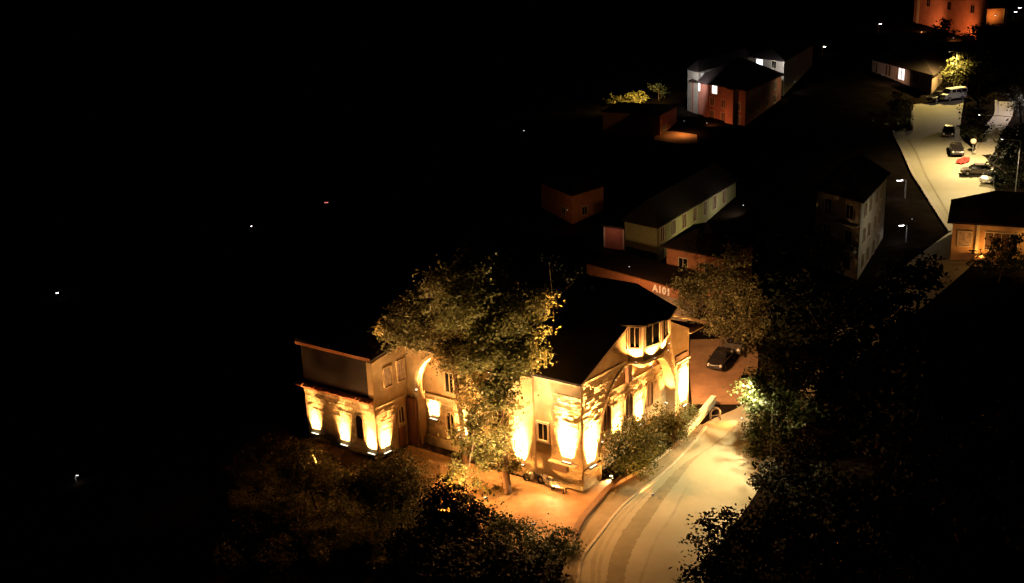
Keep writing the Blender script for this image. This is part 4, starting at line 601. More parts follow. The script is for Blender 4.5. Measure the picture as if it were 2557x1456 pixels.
car(P3('lotcar', .1), R(-118), 'dark brown car facing out of the car park beyond the gable', M['cardark'], group='cars in the car park', tilt=0)
car(P3('lotcar2', .1), R(-112), 'second dim car half hidden under the wide olive tree in the car park', M['cargrey'], group='cars in the car park')
car(P3('van'), R(-158), 'white van parked at the far end of the upper road', M['carwhite'], 'van')
car(P3('darkcar'), R(-150), 'dark car parked nose to nose left of the white van', M['cardark'])
car(P3('carA'), R(-112), 'dark car with bright windscreen, farther of the two parked in line', M['cardark'])
car(P3('carB'), R(-106), 'dark car right behind the red cloth on the upper road', M['cardark'])
car(P3('carC'), R(165), 'dark hatchback parked above the roof ridge of the right house', M['cargrey'])
car((PT['carD'][0] + .8, PT['carD'][1], PT['carD'][2] + .1), R(-140), 'white car end sticking out between the house roof and dark trees', M['carwhite'])
def redsheet():  # crumpled red sheet just above the road surface
    x, y, z = PT['red']; x2, y2, z2 = PT['red2']; t = root('red_sheet', 'crumpled bright red cloth lying on the upper road', 'loose_sheet', (x, y, z))
    a = Vector((x2 - x, y2 - y, 0)).normalized(); b = Vector((-a.y, a.x, 0)); V = []; F = []; n, k = 14, 6
    for i in range(n):
        for j in range(k):
            s = i / (n - 1) - .5; w = (.35 + .45 * math.sin(math.pi * (i + .6) / n)) * (j / (k - 1) - .5) * 2.1
            p = Vector((x, y, 0)) + a * (s * 2.9) + b * (w + s * .5); V.append((p.x, p.y, terr(p.x, p.y) + .2 + random.uniform(0, .16)))
    for i in range(n - 1):
        for j in range(k - 1): F.append((i * k + j, i * k + j + 1, (i + 1) * k + j + 1, (i + 1) * k + j))
    o = pmesh('sheet', V, F, M['redsheet'], t); sdm = o.modifiers.new('thickness', 'SOLIDIFY'); sdm.thickness = .04
redsheet()
def ball_sign():  # round sign on a post, holds no light
    x, y, z = PT['ball']; t = root('globe_sign', 'round pale globe on a short post beside the dark parked cars', 'globe sign', (x, y, z))
    MB().tube([(x, y, z), (x, y, z + 1.7)], .06, 8).build('post', M['pole'], t)
    bm = bmesh.new(); bmesh.ops.create_uvsphere(bm, u_segments=20, v_segments=12, radius=.42); bmesh.ops.translate(bm, verts=bm.verts, vec=(0, 0, 2.05))
    me = bpy.data.meshes.new('globe'); bm.to_mesh(me); bm.free(); o = link('globe', me, M['kerb'], t)
ball_sign()
for k, lb in (('post1', 'pale bollard at the left edge of the upper road'), ('post2', 'short post left of the dark car by the white van')):
    x, y, z = PT[k]; t = root('bollard', lb, 'bollard', (x, y, z)); MB().tube([(x, y, z - .1), (x, y, z + .9)], .09, 8).build('post', M['kerb'], t); MB().tube([(x, y, z + .9), (x, y, z + 1.0)], [.12, .06], 8).build('cap', M['kerb'], t)
x0, y0 = UPPER[0][7][:2]; x1, y1 = UPPER[0][8][:2]
path_wall('corner_wall', 'low pale wall and post at the left corner of the upper road', 'wall', [(x1 - .5, y1 - 2), (x1, y1), (UPPER[0][9][0], UPPER[0][9][1])], .3, .9, M['kerb'], n=8)
# ---------------------------------------------------------------- street lamps
def lamp(p, h, label, head='lenswhite', power=0, col=(1, .9, .8), arm=(1., 0), cone=150, hs=.28, group='street lamps', soft=.15, glow=False, name='street_lamp'):
    x, y, z = p; t = root(name, label, 'street lamp', p, group=group); a = Vector((arm[0], arm[1], 0)) 
    MB().tube([(x, y, z - .2), (x, y, z + h)], [.10, .06], 8).build('pole', M['pole'], t)
    top = Vector((x, y, z + h)); e = top + a + Z * .15
    MB().tube([top, top + a * .5 + Z * .12, e], .045, 6).build('arm', M['pole'], t)
    dirn = a.normalized() if a.length > .01 else Vector((1, 0, 0)); sd_ = Vector((-dirn.y, dirn.x, 0))
    hood = .22 if power > 1000 else 0
    c = [e + dirn * sx * hs + sd_ * sy * hs * .5 + Z * dz for dz in (0, .14) for sx, sy in ((-1, -1), (1, -1), (1, 1), (-1, 1))]
    MB().hexa(c).build('lamp_head', M['metal'], t)
    bm = MB(); c = [e + dirn * sx * hs * (.45 if hood else .85) + sd_ * sy * hs * (.2 if hood else .42) + Z * dz for dz in ((-.03, -.003) if hood else (-.10, -.003)) for sx, sy in ((-1, -1), (1, -1), (1, 1), (-1, 1))]
    bm.hexa(c).build('lens', M[head], t)
    if power:
        ld = bpy.data.lights.new('lamp_light', 'SPOT'); ld.energy = power; ld.color = col; ld.spot_size = R(cone); ld.spot_blend = .45; ld.shadow_soft_size = soft
        lo = bpy.data.objects.new('lamp_light', ld); scene.collection.objects.link(lo); lo.parent = t; lo.location = e - Vector(p) - Z * .16
    return t
lamp((21.6, 92.8, .6), 7.6, 'street lamp hidden in the tree at the right edge of the main road', 'lenswarm', 7600, (1, .83, .44), (-2.6, -.6), 150)
lamp(PT['ulamp'], 7.5, 'street lamp over the parked cars behind the dark trees right of the upper road', 'lenswhite', 11500, (1, .76, .38), (-4.6, 2.2), 150)
lamp((64.0, 147.0, 7.0), 8.5, 'street lamp behind the roof of the right house', 'lenswhite', 5800, (1, .78, .42), (-2.0, .8), 130)
lamp((77.5, 206.5, 11.9), 6.5, 'yellow street lamp above the white van', 'lenswarm', 8000, (1, .74, .24), (-1.5, -.5), 160)
lamp((84.0, 186.5, 11.3), 6.5, 'white street lamp over the pale side path among leaves', 'lenswhite', 2600, (1, .86, .90), (-1.6, .0), 160)
sl = PT['slA']; lamp((sl[0] + 1.2, sl[1] + .5, sl[2]), 2.6, 'bright white lamp on an arm left of the upper road, upper of two', 'lenswhite', 50, (.92, .97, 1), (-1.0, -.5), 165, .42)
sl = PT['slB']; lamp((sl[0] + 1.0, sl[1] + .5, sl[2]), 2.2, 'white lamp left of the right house, lower of two', 'lenswhite', 40, (1, .97, .95), (-.8, -.3), 165, .32)
for k, lb, h, hd, pw, hs in (('lamp1', 'lone white light far left, the brightest in the dark valley', .8, 'lenswhite', 0, .16), ('lamp2', 'tiny white light in the dark left of the big tree', .8, 'lenswhite', 0, .07), ('lamp3', 'small dim red light in the dark above the big tree', .8, 'lensred', 0, .30),
                ('lamp4', 'small faint white light high in the dark middle', 1.2, 'lensdim', 0, .12), ('lamp5', 'dim greyish light at the lower left edge among dark leaves', .6, 'lensdim', 6, .12)):
    lamp(PT[k], h, lb, hd, pw, (1, .95, .9), (.2, 0), 170, hs, group='distant lights in the dark valley', name='distant_lamp')
for k, lb in (('tlampA', 'white street light left of the tall tower block'), ('tlampB', 'white street light in the dark above the long low building'), ('tlampC', 'white light at the top right corner of the view'), ('tlampD', 'white light on a post right of the orange terrace')):
    lamp(PT[k], 1.6, lb, 'lenswhite', 0, (1, .95, .9), (.4, 0), 160, .30, group='far street lights')
# ---------------------------------------------------------------- other buildings
def house(key, name, label, wall, win=(), roof='hip', over=.5, rh=1.8, down=3., extra_h=0., group=None, cat='building', fm='frame'):
    (cx, cy, cz), zt, (rx, ry), (lx, ly) = BL[key]; c = Vector((cx, cy, 0)); zt += extra_h
    eu = Vector((rx - cx, ry - cy, 0)); ev = Vector((lx - cx, ly - cy, 0)); lu, lv = eu.length, ev.length; eu.normalize(); ev.normalize()
    f = lambda a, b, z: c + eu * a + ev * b + Vector((0, 0, z)); zb = cz - down
    t = root(name, label, cat, (cx, cy, zb), group=group); th = .3
    MB().box(f, 0, lu, 0, th, zb, zt).build('wall', wall, t); MB().box(f, 0, th, th + .002, lv, zb, zt).build('wall', wall, t)
    MB().box(f, th, lu, lv - th, lv - .002, zb, zt).build('wall', wall, t); MB().box(f, lu - th, lu - .003, th, lv - th, zb, zt).build('wall', wall, t)
    o = over
    if roof == 'hip':
        if lu >= lv: r0, r1 = f(lv / 2, lv / 2, zt + rh), f(lu - lv / 2, lv / 2, zt + rh)
        else: r0, r1 = f(lu / 2, lu / 2, zt + rh), f(lu / 2, lv - lu / 2, zt + rh)
        E = [f(-o, -o, zt), f(lu + o, -o, zt), f(lu + o, lv + o, zt), f(-o, lv + o, zt)]; E2 = [p - Z * .18 for p in E]
        if lu >= lv: Fc = [(0, 1, 5, 4), (1, 2, 5), (2, 3, 4, 5), (3, 0, 4)]
        else: Fc = [(0, 1, 4), (1, 2, 5, 4), (2, 3, 5), (3, 0, 4, 5)]
        MB().add(E + [r0, r1] + E2, Fc + [(0, 6, 7, 1), (1, 7, 8, 2), (2, 8, 9, 3), (3, 9, 6, 0), (9, 8, 7, 6)]).build('roof', M['roof'], t)
    elif roof == 'flat':
        MB().box(f, -o, lu + o, -o, lv + o, zt + .003, zt + .25).build('roof', M['roof'], t)
    for w in win:
        face, s0, s1, z0, z1 = w[:5]; pane = w[5] if len(w) > 5 else 'glass'; bars = w[6] if len(w) > 6 else 1; lb = w[7] if len(w) > 7 else None
        pl = (lambda s, d, z: f(s, d, z)) if face == 'R' else (lambda s, d, z: f(d, s, z))
        window(t, pl, s0, s1, zt - z1, zt - z0, 'rect', pane, bars, fw=.10, fm=fm, proud=.08, label=lb)
    return t, f, zt, lu, lv
def spot(parent, p, d, power, col, cone=120, soft=.2):
    ld = bpy.data.lights.new('wall_lamp_light', 'SPOT'); ld.energy = power; ld.color = col; ld.spot_size = R(cone); ld.spot_blend = .8; ld.shadow_soft_size = soft
    lo = bpy.data.objects.new('wall_lamp_light', ld); scene.collection.objects.link(lo); lo.parent = parent; lo.location = Vector(p) - ORG[parent.name]; aim(lo, d)
def wall_lamp(p, d, label, power, col, lens='lensdim', cone=120, s=.06, group='small wall lamps on the houses', name='wall_lamp'):  # mostly added lamps without a visible source, put in to light the house walls
    p = Vector(p); t = root(name, label, 'wall lamp', tuple(p), group=group)
    MB().box(lambda x, y, z: p + Vector((x, y, z)), -s, s, -s, s, 0, s).build('housing', M['metal'], t)
    MB().box(lambda x, y, z: p + Vector((x, y, z)), -s * .8, s * .8, -s * .8, s * .8, -s * .9, -.002).build('lens', M[lens], t)
    spot(t, p - Z * (s + .05), d, power * 4.5, col, cone); return t
OR = (1, .42, .12)
# supermarket behind the hall, its fascia lettered
t, f, zt, lu, lv = house('a101', 'supermarket', 'low shop with long orange fascia reading A101 behind the hall roof', M['brownwall'], roof='flat', over=.1, down=1)
MB().box(f, -.35, -.101, -1.5, lv + .2, zt - .85, zt + .25).build('fascia', M['orangewall'], t)
fc = bpy.data.curves.new('lettering', 'FONT'); fc.body = 'A101'; fc.size = 1.15; fc.extrude = .05; fc.align_x = 'CENTER'; fc.align_y = 'CENTER'; fc.space_character = 1.05; fc.offset = .02
fo = bpy.data.objects.new('lettering', fc); scene.collection.objects.link(fo)
dp = bpy.context.evaluated_depsgraph_get(); lm = bpy.data.meshes.new_from_object(fo.evaluated_get(dp)); bpy.data.objects.remove(fo)
lm.materials.clear(); lo = link('lettering', lm, M['sign'], t)
ev = (f(0, 1, 0) - f(0, 0, 0)).normalized(); xd = -ev; zd = Z; yd = zd.cross(xd)      # text x runs to the right in view
MM = Matrix((( xd.x, zd.x, -yd.x, 0), (xd.y, zd.y, -yd.y, 0), (xd.z, zd.z, -yd.z, 0), (0, 0, 0, 1)))
n_out = xd.cross(zd); MM = Matrix(((xd.x, zd.x, n_out.x, 0), (xd.y, zd.y, n_out.y, 0), (xd.z, zd.z, n_out.z, 0), (0, 0, 0, 1)))
lo.matrix_local = Matrix.Translation(f(-.42, 2.55, zt - .32) - ORG[t.name]) @ MM
wall_lamp(f(-3.2, 5.5, zt + 2.6), f(-.3, 5.5, zt - .5) - f(-3.2, 5.5, zt + 2.6), 'added lamp lighting the A101 shop fascia', 95, OR, cone=150)
t, f, zt, lu, lv = house('h2', 'orange_house', 'orange lit house with dark overhanging roof behind the hall', M['orangewall'], [('L', 1.5, 2.6, 1.2, 2.6), ('L', 5, 6.1, 1.2, 2.6)], rh=2.2, over=.6, down=1)
wall_lamp(f(-2.5, 5, zt - 3.2), f(0, 4, zt) - f(-2.5, 5, zt - 3.2), 'added lamp lighting the orange house wall from the yard', 70, OR, cone=150)
W5 = [('R', 1 + i * 3.4, 2.1 + i * 3.4, .5, 2.3, 'brown') for i in range(7)] + [('R', 1 + i * 3.4, 2.1 + i * 3.4, 3.3, 4.9, 'brown') for i in range(7)]
t, f, zt, lu, lv = house('green', 'long_green_house', 'long yellow green house front with dark windows receding to the right', M['greenwall'], W5, rh=2.5, over=.4, down=2)
wall_lamp(f(9, -5, zt - 1.5), f(9, 0, zt - 1.8) - f(9, -5, zt - 1.5), 'added yellowish lamp facing the long green house', 130, (1, .85, .42), cone=155)
wall_lamp(f(20, -4, zt - 1.5), f(20, 0, zt - 1.8) - f(20, -4, zt - 1.5), 'added greyish lamp facing the far end of the long green house', 70, (1, .9, .7), cone=155)
t, f, zt, lu, lv = house('brown', 'dim_brown_house', 'dim brown house corner half lost in the dark above the shops', M['orangewall'], [('L', 2, 3, 2.2, 3.3), ('R', 2, 3, 2.2, 3.3)], rh=1.6, over=.2, down=1)
wall_lamp(f(-3.5, -3.5, zt - .6), f(.5, .5, zt - 1) - f(-3.5, -3.5, zt - .6), 'dim added lamp at the brown house corner', 22, OR, 'lensdim', 150, .04)
t, f, zt, lu, lv = house('shed', 'flat_kiosk', 'tiny reddish flat kiosk left of the long green house', M['redwall'], [], roof='flat', over=.15, down=1)
for b in (.1, lv - .1): MB().box(f, -.12, -.004, b - .08, b + .08, zt - 2.6, zt).build('corner_post', M['frame'], t)
wall_lamp(f(-2.2, 1.5, zt - .2), f(0, 1.5, zt - 1.2) - f(-2.2, 1.5, zt - .2), 'dim added lamp in front of the flat kiosk', 10, (1, .5, .35), 'lensdim', 150, .03)
wl = [('L', 11.9, 13.2, .2, 1.6, 'winwhite', 1, 'brightly lit white window, left one'), ('L', 7.3, 8.6, .2, 1.6, 'winwhite', 1, 'brightly lit white window, right one')] + [('L', b, b + 1.1, z, z + 1.3, 'brown') for z in (2.4, 4.6) for b in (1.2, 5.0, 8.0)]
wl += [('R', a, a + 1.1, z, z + 1.3, 'brown') for z in (.8, 3.2) for a in (2, 6, 10, 14)]
t, f, zt, lu, lv = house('aptL', 'red_apartment_house', 'dark red apartment house with two bright white windows', M['redwall'], wl, rh=3.2, over=.5, down=1.5)
MB().box(f, -.9, -.01, 2.6, 4.6, zt - 6, zt - .3).build('stair_tower', M['redwall'], t); MB().box(f, -.5, -.01, 9.4, 10.6, zt - 6, zt - .3).build('stair_tower', M['redwall'], t)
wall_lamp(f(-5, 7, zt - 5.6), f(0, 5.5, zt - 4) - f(-5, 7, zt - 5.6), 'added orange lamp at the foot of the red apartment house', 110, (1, .34, .12), cone=150)
wall_lamp(f(lu + .3, -3.2, zt - 1), f(lu - 1.5, 0, zt - 2) - f(lu + .3, -3.2, zt - 1), 'added yellowish lamp at the right end of the red apartment house', 30, (1, .9, .5), cone=130)
wl = [('R', 1 + 2.4 * i, 2.0 + 2.4 * i, .5, 1.7, 'wingrey' if i in (0, 1) else 'brown') for i in range(8)]
t, f, zt, lu, lv = house('aptW', 'grey_school_building', 'long pale grey building lit white behind the red apartment house', M['greywall'], wl, rh=1.5, over=.2, down=1)
wall_lamp(f(-3.2, -1.6, zt - .2), f(0, .8, zt - 2.2) - f(-3.2, -1.6, zt - .2), 'added white lamp at the corner of the grey building', 420, (.93, .95, 1), 'lensdim', 105, .05)
t, f, zt, lu, lv = house('aptX', 'far_white_building', 'small white lit building end with one bright window at top middle', M['greywall'], [('L', 5.4, 7.0, .3, 1.5, 'winwhite', 0, 'bright white window'), ('L', 2, 3, .3, 1.5, 'glass')], rh=1.2, over=.2, down=1)
wall_lamp(f(-4.0, 1.5, zt + .5), f(0, 1.6, zt - 1.3) - f(-4, 1.5, zt + .5), 'added white lamp facing the far white building', 200, (.97, .97, 1), 'lensdim', 120, .04)
wl = [('R', .8 + k * .55, 1.1 + k * .55, 2.4, 3.6, 'glass', 0) for k in range(5)]
t, f, zt, lu, lv = house('leftb', 'terrace_house', 'dark house with orange lit terrace front in the upper middle', M['orangewall'], wl, rh=.3, over=.3, down=1)
wall_lamp(f(1.2, -2.2, zt - 4.0), f(1.5, 0, zt - 2.5) - f(1.2, -2.2, zt - 4.0), 'added orange lamp lighting the terrace house wall', 60, OR, cone=120)
wall_lamp((PT['tlmp'][0], PT['tlmp'][1], PT['tlmp'][2] + 2.4), (0, 0.1, -1), 'orange ground lamp on the terrace right of the terrace house', 120, OR, cone=150)
wall_lamp((24.6, 213.5, 11.3), (-.3, 1, -.2), 'added golden lamp glowing in the small far trees', 1500, (1, .66, .16), cone=170)
wl = [('L', 20.3 - k * 4.9 - q, 21.1 - k * 4.9 - q, .35, 2.3, 'winwhite' if k == 2 else 'brown', 0) for k in range(4) for q in (0, 1.15)]
t, f, zt, lu, lv = house('long', 'long_low_building', 'long beige building with paired windows, one pair lit white', M['brownwall'], wl, rh=2.2, over=.5, down=2.0)
for b in (lv - .3, lv - 3.9, lv - 8.8, lv - 13.7): MB().box(f, -.2, -.004, b - .25, b, zt - 3.4, zt - .05).build('wall_pier', M['brownwall'], t)
wall_lamp(f(-6.5, 14, zt - 1.0), f(0, 13, zt - 2) - f(-6.5, 14, zt - 1.), 'dim added lamp in front of the long beige building', 75, (1, .62, .42), 'lensdim', 150, .04)
wl = [('L', b, b + 1.3, z, z + 1.5, 'glass') for z in (10.5, 15.5) for b in (4, 12.5, 20.5)]
t, f, zt, lu, lv = house('tower', 'tower_block', 'tall reddish tower block glowing dimly at the top right', M['redwall'], wl, roof='flat', over=.2, down=1, extra_h=11, fm='redwall')
MB().box(f, -.35, -.004, lv - 2.2, lv - 1.2, zt - 22, zt).build('corner_pier', M['frame'], t)
wall_lamp(f(-8, 22, zt - 21.5), f(0, 22, zt - 18) - f(-8, 22, zt - 21.5), 'added orange lamp at the left foot of the tower block', 520, (1, .40, .13), cone=150)
wall_lamp(f(-8, 10, zt - 21.5), f(0, 10, zt - 18) - f(-8, 10, zt - 21.5), 'added orange lamp behind the trees in front of the tower block', 620, (1, .36, .10), cone=150)
def annexe():
    x, y, z = PT['canopy']; t = root('lit_canopy', 'small orange lit canopy stall right of the tower block', 'canopy', (x, y, z)); c = Vector((x, y, z + .8))
    f = lambda a, b, zz: c + Vector((a, b * .6 + a * -.12, zz))
    for a in (-2.4, 2.4):
        for b in (-1.2, 1.2): MB().box(f, a - .08, a + .08, b - .08, b + .08, -.8, 2.6).build('post', M['frame'], t)
    MB().box(f, -2.6, 2.6, 1.3, 1.45, -.8, 4.4).build('back_wall', M['orangewall'], t); MB().box(f, -2.7, 2.7, -1.5, 1.5, -1., -.8).build('floor_slab', M['kerb'], t)
    MB().add([f(-2.8, -1.5, 2.6), f(2.8, -1.5, 2.6), f(2.8, 1.28, 2.8), f(-2.8, 1.28, 2.8), f(0, 0, 3.7)], [(0, 1, 4), (1, 2, 4), (2, 3, 4), (3, 0, 4), (3, 2, 1, 0)]).build('canopy_roof', M['orangewall'], t)
    wall_lamp(f(0, -1.9, 1.3), (0, 1, .25), 'warm lamp under the orange canopy', 70, (1, .5, .12), cone=150, s=.15)
annexe()
wl = [('R', 2 + 2.6 * i, 3.0 + 2.6 * i, z, z + 1.6, 'brown') for z in (.9, 3.9, 6.9) for i in range(2)] + [('L', b, b + 1., z, z + 1.6, 'glass') for z in (.9, 3.9, 6.9) for b in (1.2, 4.6)] + [('R', 8 + 2.6 * i, 9.0 + 2.6 * i, z, z + 1.6, 'brown') for z in (.9, 3.9, 6.9) for i in range(2)]
t, f, zt, lu, lv = house('apt4', 'grey_apartment_block', 'grey apartment block with three rows of dark windows among dark trees', M['greywall'], wl, rh=2.5, over=.5, down=.5)
for z in (2.9, 5.9): MB().box(f, -1.2, -.004, .2, 3.2, zt - z - .15, zt - z).build('balcony', M['greywall'], t)
wall_lamp(f(6.5, -6, zt - 2.5), f(4, 0, zt - 4.5) - f(6.5, -6, zt - 2.5), 'added pale lamp facing the grey apartment block', 70, (1, .9, .62), 'lensdim', 140, .04)
wl = [('R', .7, 2.1, 1.6, 3.3, 'wingrey', 1, 'pale curtained window'), ('R', 3.6, 7.4, 1.6, 3.6, 'brown', 3), ('R', 9, 11, 1.6, 3.2, 'brown')]
def right_house():
    (cx, cy, cz), zt, _, _ = BL['rhouse']; c = Vector((cx, cy, 0)); d = Vector((math.cos(R(-22)), math.sin(R(-22)), 0)); e = Vector((-d.y, d.x, 0)); f = lambda a, b, z: c + d * a + e * b + Vector((0, 0, z)); zb = cz - 1
    t = root('bungalow', 'orange lit bungalow with big black hipped roof at the right edge', 'house', (cx, cy, zb))
    MB().box(f, 0, 14, 0, .3, zb, zt).build('wall', M['housewall'], t); MB().box(f, 0, .3, .302, 9, zb, zt).build('wall', M['housewall'], t); MB().box(f, .302, 14, 8.7, 8.998, zb, zt).build('wall', M['housewall'], t)
    E = [f(-.6, -.8, zt), f(15, -.8, zt), f(15, 9.8, zt), f(-.6, 9.8, zt)]; r0, r1 = f(4.2, 4.6, zt + 2.6), f(11, 4.6, zt + 2.6)
    MB().add(E + [r0, r1] + [p - Z * .2 for p in E], [(0, 1, 5, 4), (1, 2, 5), (2, 3, 4, 5), (3, 0, 4), (0, 6, 7, 1), (1, 7, 8, 2), (2, 8, 9, 3), (3, 9, 6, 0), (9, 8, 7, 6)]).build('roof', M['roof'], t)
    pl = lambda s, dd, z: f(s, dd, z)
    window(t, pl, .75, 2.05, zt - 2.9, zt - 1.3, 'rect', 'pinkglass', 1, fw=.14, label='pale window left of the porch')
    window(t, pl, 3.6, 7.0, zt - 3.2, zt - 1.2, 'rect', 'brown', 3, fw=.1)
    window(t, pl, 8.6, 10.2, zt - 2.9, zt - 1.3, 'rect', 'brown', 1, fw=.12)
    MB().box(f, 2.6, 2.95, -.5, -.003, zb, zt - .25).build('porch_pillar', M['trim'], t)
    MB().box(f, 2.6, 8.2, -1.5, -.9, zb, zt - 3.6).build('porch_parapet', M['housewall'], t)
    wall_lamp(f(9.2, -.7, zt - .5), (-.2, .35, -1), 'added wall lamp under the eave of the bungalow, right of the porch', 120, (1, .52, .12), cone=170)
    wall_lamp(f(3.4, -1.9, zt - 3.4), f(2.6, 0, zt - 2) - f(3.4, -1.9, zt - 3.4), 'added garden lamp by the bungalow porch pillar', 75, (1, .46, .1), cone=150)
right_house()
# ---------------------------------------------------------------- trees
LEAFV = np.array([(-.5, 0, 0), (0, -.28, .05), (.5, 0, 0), (0, .28, .05)])
def leaves(name, blobs, size, dens, m, parent, clump=.5, flat=.0):
    P = []
    for x, y, z, r in blobs:
        n = int(dens * 54 * r * r / size ** 2); nc = max(10, int(n / 45))
        d = rng.normal(size=(nc, 3)); d /= np.linalg.norm(d, axis=1)[:, None]; rr = r * (1 - .55 * rng.random(nc) ** 1.6) * (1 + .16 * rng.normal(size=nc))
        cc = d * rr[:, None]; k = rng.integers(0, nc, n); p = cc[k] + rng.normal(size=(n, 3)) * np.array([1, 1, .6]) * clump * (.4 + .8 * rng.random(nc))[k][:, None]
        P.append(p + np.array((x, y, z)))
    P = np.concatenate(P); P = P[P[:, 2] > np.array([terr(p[0], p[1]) for p in P[:, :2]]) + .05] - np.array(ORG[parent.name])
    n = len(P); a = rng.random(n) * 2 * math.pi; t = rng.normal(0, .55, n); q = rng.normal(0, .55, n); s = size * (.6 + .8 * rng.random(n))
    ca, sa, ct, st, cq, sq = np.cos(a), np.sin(a), np.cos(t), np.sin(t), np.cos(q), np.sin(q)
    X = np.stack([ca * ct, sa * ct, -st], 1); Y0 = np.stack([-sa, ca, np.zeros(n)], 1); Z0 = np.cross(X, Y0); Y = Y0 * cq[:, None] + Z0 * sq[:, None]; ZZ = np.cross(X, Y)
    V = P[:, None, :] + s[:, None, None] * (LEAFV[None, :, 0, None] * X[:, None] + LEAFV[None, :, 1, None] * Y[:, None] + LEAFV[None, :, 2, None] * ZZ[:, None])
    me = bpy.data.meshes.new(name); me.vertices.add(4 * n); me.vertices.foreach_set('co', V.reshape(-1).astype(np.float32))
    me.loops.add(4 * n); me.loops.foreach_set('vertex_index', np.arange(4 * n, dtype=np.int32)); me.polygons.add(n); me.polygons.foreach_set('loop_start', np.arange(0, 4 * n, 4, dtype=np.int32)); me.update(calc_edges=True)
    return link(name, me, m, parent)
NL = [0]
def tree(key, label, m, size=.26, dens=1., cat='tree', name='leafy_tree', clump=.45, tr=.28, limbs=True, group=None):
    (bx, by, bz), blobs = TR[key]; t = root(name, label, cat, (bx, by, bz), group=group); B = Vector((bx, by, bz - .3))
    low = sorted(blobs, key=lambda b: b[2]); cen = Vector((sum(b[0] * b[3] for b in blobs), sum(b[1] * b[3] for b in blobs), sum(b[2] * b[3] for b in blobs))) / sum(b[3] for b in blobs)
    top = Vector(max(blobs, key=lambda b: b[2])[:3]); h = max(1., top.z - bz)
    pts = []
    for i in range(9):
        s = i / 8; p = B.lerp(top, s); mid_ = B.lerp(cen, min(1, s * 1.3)); w = min(1, s * 1.2) * (1 - s) * 1.4
        p = p.lerp(Vector((mid_.x, mid_.y, p.z)), min(1, w)); p += Vector((random.uniform(-.1, .1), random.uniform(-.1, .1), 0)) * h * .03; pts.append(p)
    r = [max(.03, tr * (1 - .85 * i / 8)) for i in range(9)]; b = MB().tube(pts, r, 8)
    if limbs:
        for x, y, z, rr in blobs:
            e = Vector((x, y, z)); s = max(.08, min(.9, (z - rr * 1.1 - bz) / h)); k = s * 8; i = min(7, int(k)); st = pts[i].lerp(pts[i + 1], k - i); m1 = st.lerp(e, .5) - Z * .12 * (e - st).length
            b.tube([st, m1, e], [r[i] * .5, r[i] * .33, .025], 5)
            for _ in range(3):
                d = Vector((random.gauss(0, 1), random.gauss(0, 1), random.gauss(.3, .7))).normalized() * rr * .9; b.tube([m1.lerp(e, .6), e + d], [r[i] * .22, .012], 4)
    b.build('trunk', M['bark'], t, fix=False)
    c = leaves('crown', blobs, size, dens, m, t, clump); NL[0] += len(c.data.polygons); return t
tree('big', 'tallest floodlit tree in front of the hall with trailing low foliage', M['leafA'], .27, .95, tr=.34)
tree('wide', 'broad olive tree left of the tallest one, crown over the arch', M['leafC'], .27, 1.0, tr=.30)
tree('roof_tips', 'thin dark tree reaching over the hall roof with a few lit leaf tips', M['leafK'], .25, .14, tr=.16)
tree('slender', 'slender dark tree with bare forked stems below the big tree', M['leafA'], .24, .6, tr=.11, clump=.3)
tree('pale_left', 'leftmost pale brown tree under the stone wing', M['leafC'], .20, 1.1, tr=.10)
tree('pale_mid', 'round olive brown tree under the corner of the stone wing', M['leafA'], .20, .85, tr=.13)
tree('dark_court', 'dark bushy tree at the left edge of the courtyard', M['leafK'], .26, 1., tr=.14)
tree('dark_edge', 'row of dark bush tops in front of the courtyard', M['leafB'], .22, 1., cat='bush', name='dark_bush', tr=.10)
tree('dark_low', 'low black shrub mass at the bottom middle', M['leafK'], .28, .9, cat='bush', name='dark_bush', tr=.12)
tree('gable_near', 'lit green bush under the gable arch nearer the corner', M['leafB'], .20, 1.0, cat='bush', name='gable_bush', tr=.09)
tree('gable_far', 'lit green bush under the gable arch nearer the white parapet', M['leafA'], .20, 1.0, cat='bush', name='gable_bush', tr=.09)
tree('olive', 'wide brown olive tree behind the right end of the gable', M['leafC'], .26, .8, tr=.24)
tree('lamp_tree', 'tree at the road bend lit from inside by a street lamp', M['leafB'], .28, 1.0, tr=.18)
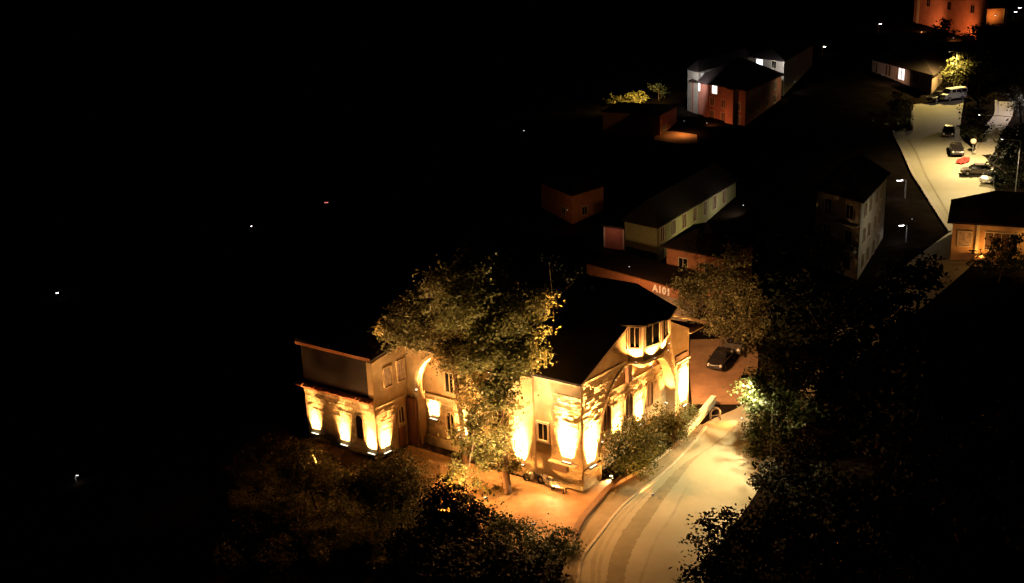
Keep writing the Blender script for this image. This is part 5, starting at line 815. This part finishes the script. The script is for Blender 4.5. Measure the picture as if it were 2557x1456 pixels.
for k, lb in (('road_a', 'dark tree on the right road side below the lit one'), ('road_b', 'dark tree with spiky twigs over the middle of the road edge'), ('road_c', 'dark tree at the bottom right of the road')):
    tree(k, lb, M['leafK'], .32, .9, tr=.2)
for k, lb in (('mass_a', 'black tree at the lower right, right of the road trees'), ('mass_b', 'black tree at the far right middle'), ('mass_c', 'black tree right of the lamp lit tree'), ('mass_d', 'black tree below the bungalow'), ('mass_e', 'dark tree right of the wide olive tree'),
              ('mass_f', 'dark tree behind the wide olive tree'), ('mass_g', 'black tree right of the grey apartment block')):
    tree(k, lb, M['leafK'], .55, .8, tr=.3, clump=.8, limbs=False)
sg = root('undergrowth', 'brown lit undergrowth and scrub below the stone wing', 'undergrowth', (-12, 85, 0)); sg['kind'] = 'stuff'
leaves('scrub', SCRUB, .16, .8, M['leafC'], sg, .35)['kind'] = 'stuff'
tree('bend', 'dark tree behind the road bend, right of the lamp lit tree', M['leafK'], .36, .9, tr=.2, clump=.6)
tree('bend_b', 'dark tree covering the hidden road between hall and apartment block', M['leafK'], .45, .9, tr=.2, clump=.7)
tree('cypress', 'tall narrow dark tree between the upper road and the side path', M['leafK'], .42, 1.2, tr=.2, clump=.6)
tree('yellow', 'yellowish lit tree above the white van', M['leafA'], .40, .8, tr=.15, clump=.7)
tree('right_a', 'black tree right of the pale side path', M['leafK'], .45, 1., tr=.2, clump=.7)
tree('right_b', 'sparse tree with white lit leaves above the side path', M['leafD'], .36, .55, tr=.15, clump=.6)
tree('garden', 'dark garden tree in front of the bungalow', M['leafB'], .30, .8, tr=.12)
tree('gold', 'small golden lit tree row far in the upper middle', M['leafA'], .40, 1., tr=.1, clump=.5)
tree('grey_top', 'small grey lit tree right of the golden one', M['leafD'], .40, .5, tr=.1, clump=.5)
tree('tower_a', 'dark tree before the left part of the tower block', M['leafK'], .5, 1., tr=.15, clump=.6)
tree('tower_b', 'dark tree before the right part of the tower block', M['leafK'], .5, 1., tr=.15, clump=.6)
print('leaves', NL[0])
tree('junction', 'olive lit bushes at the left corner of the upper road', M['leafA'], .34, .8, cat='bush', name='roadside_bush', tr=.1, clump=.5)
print('leaves', NL[0])
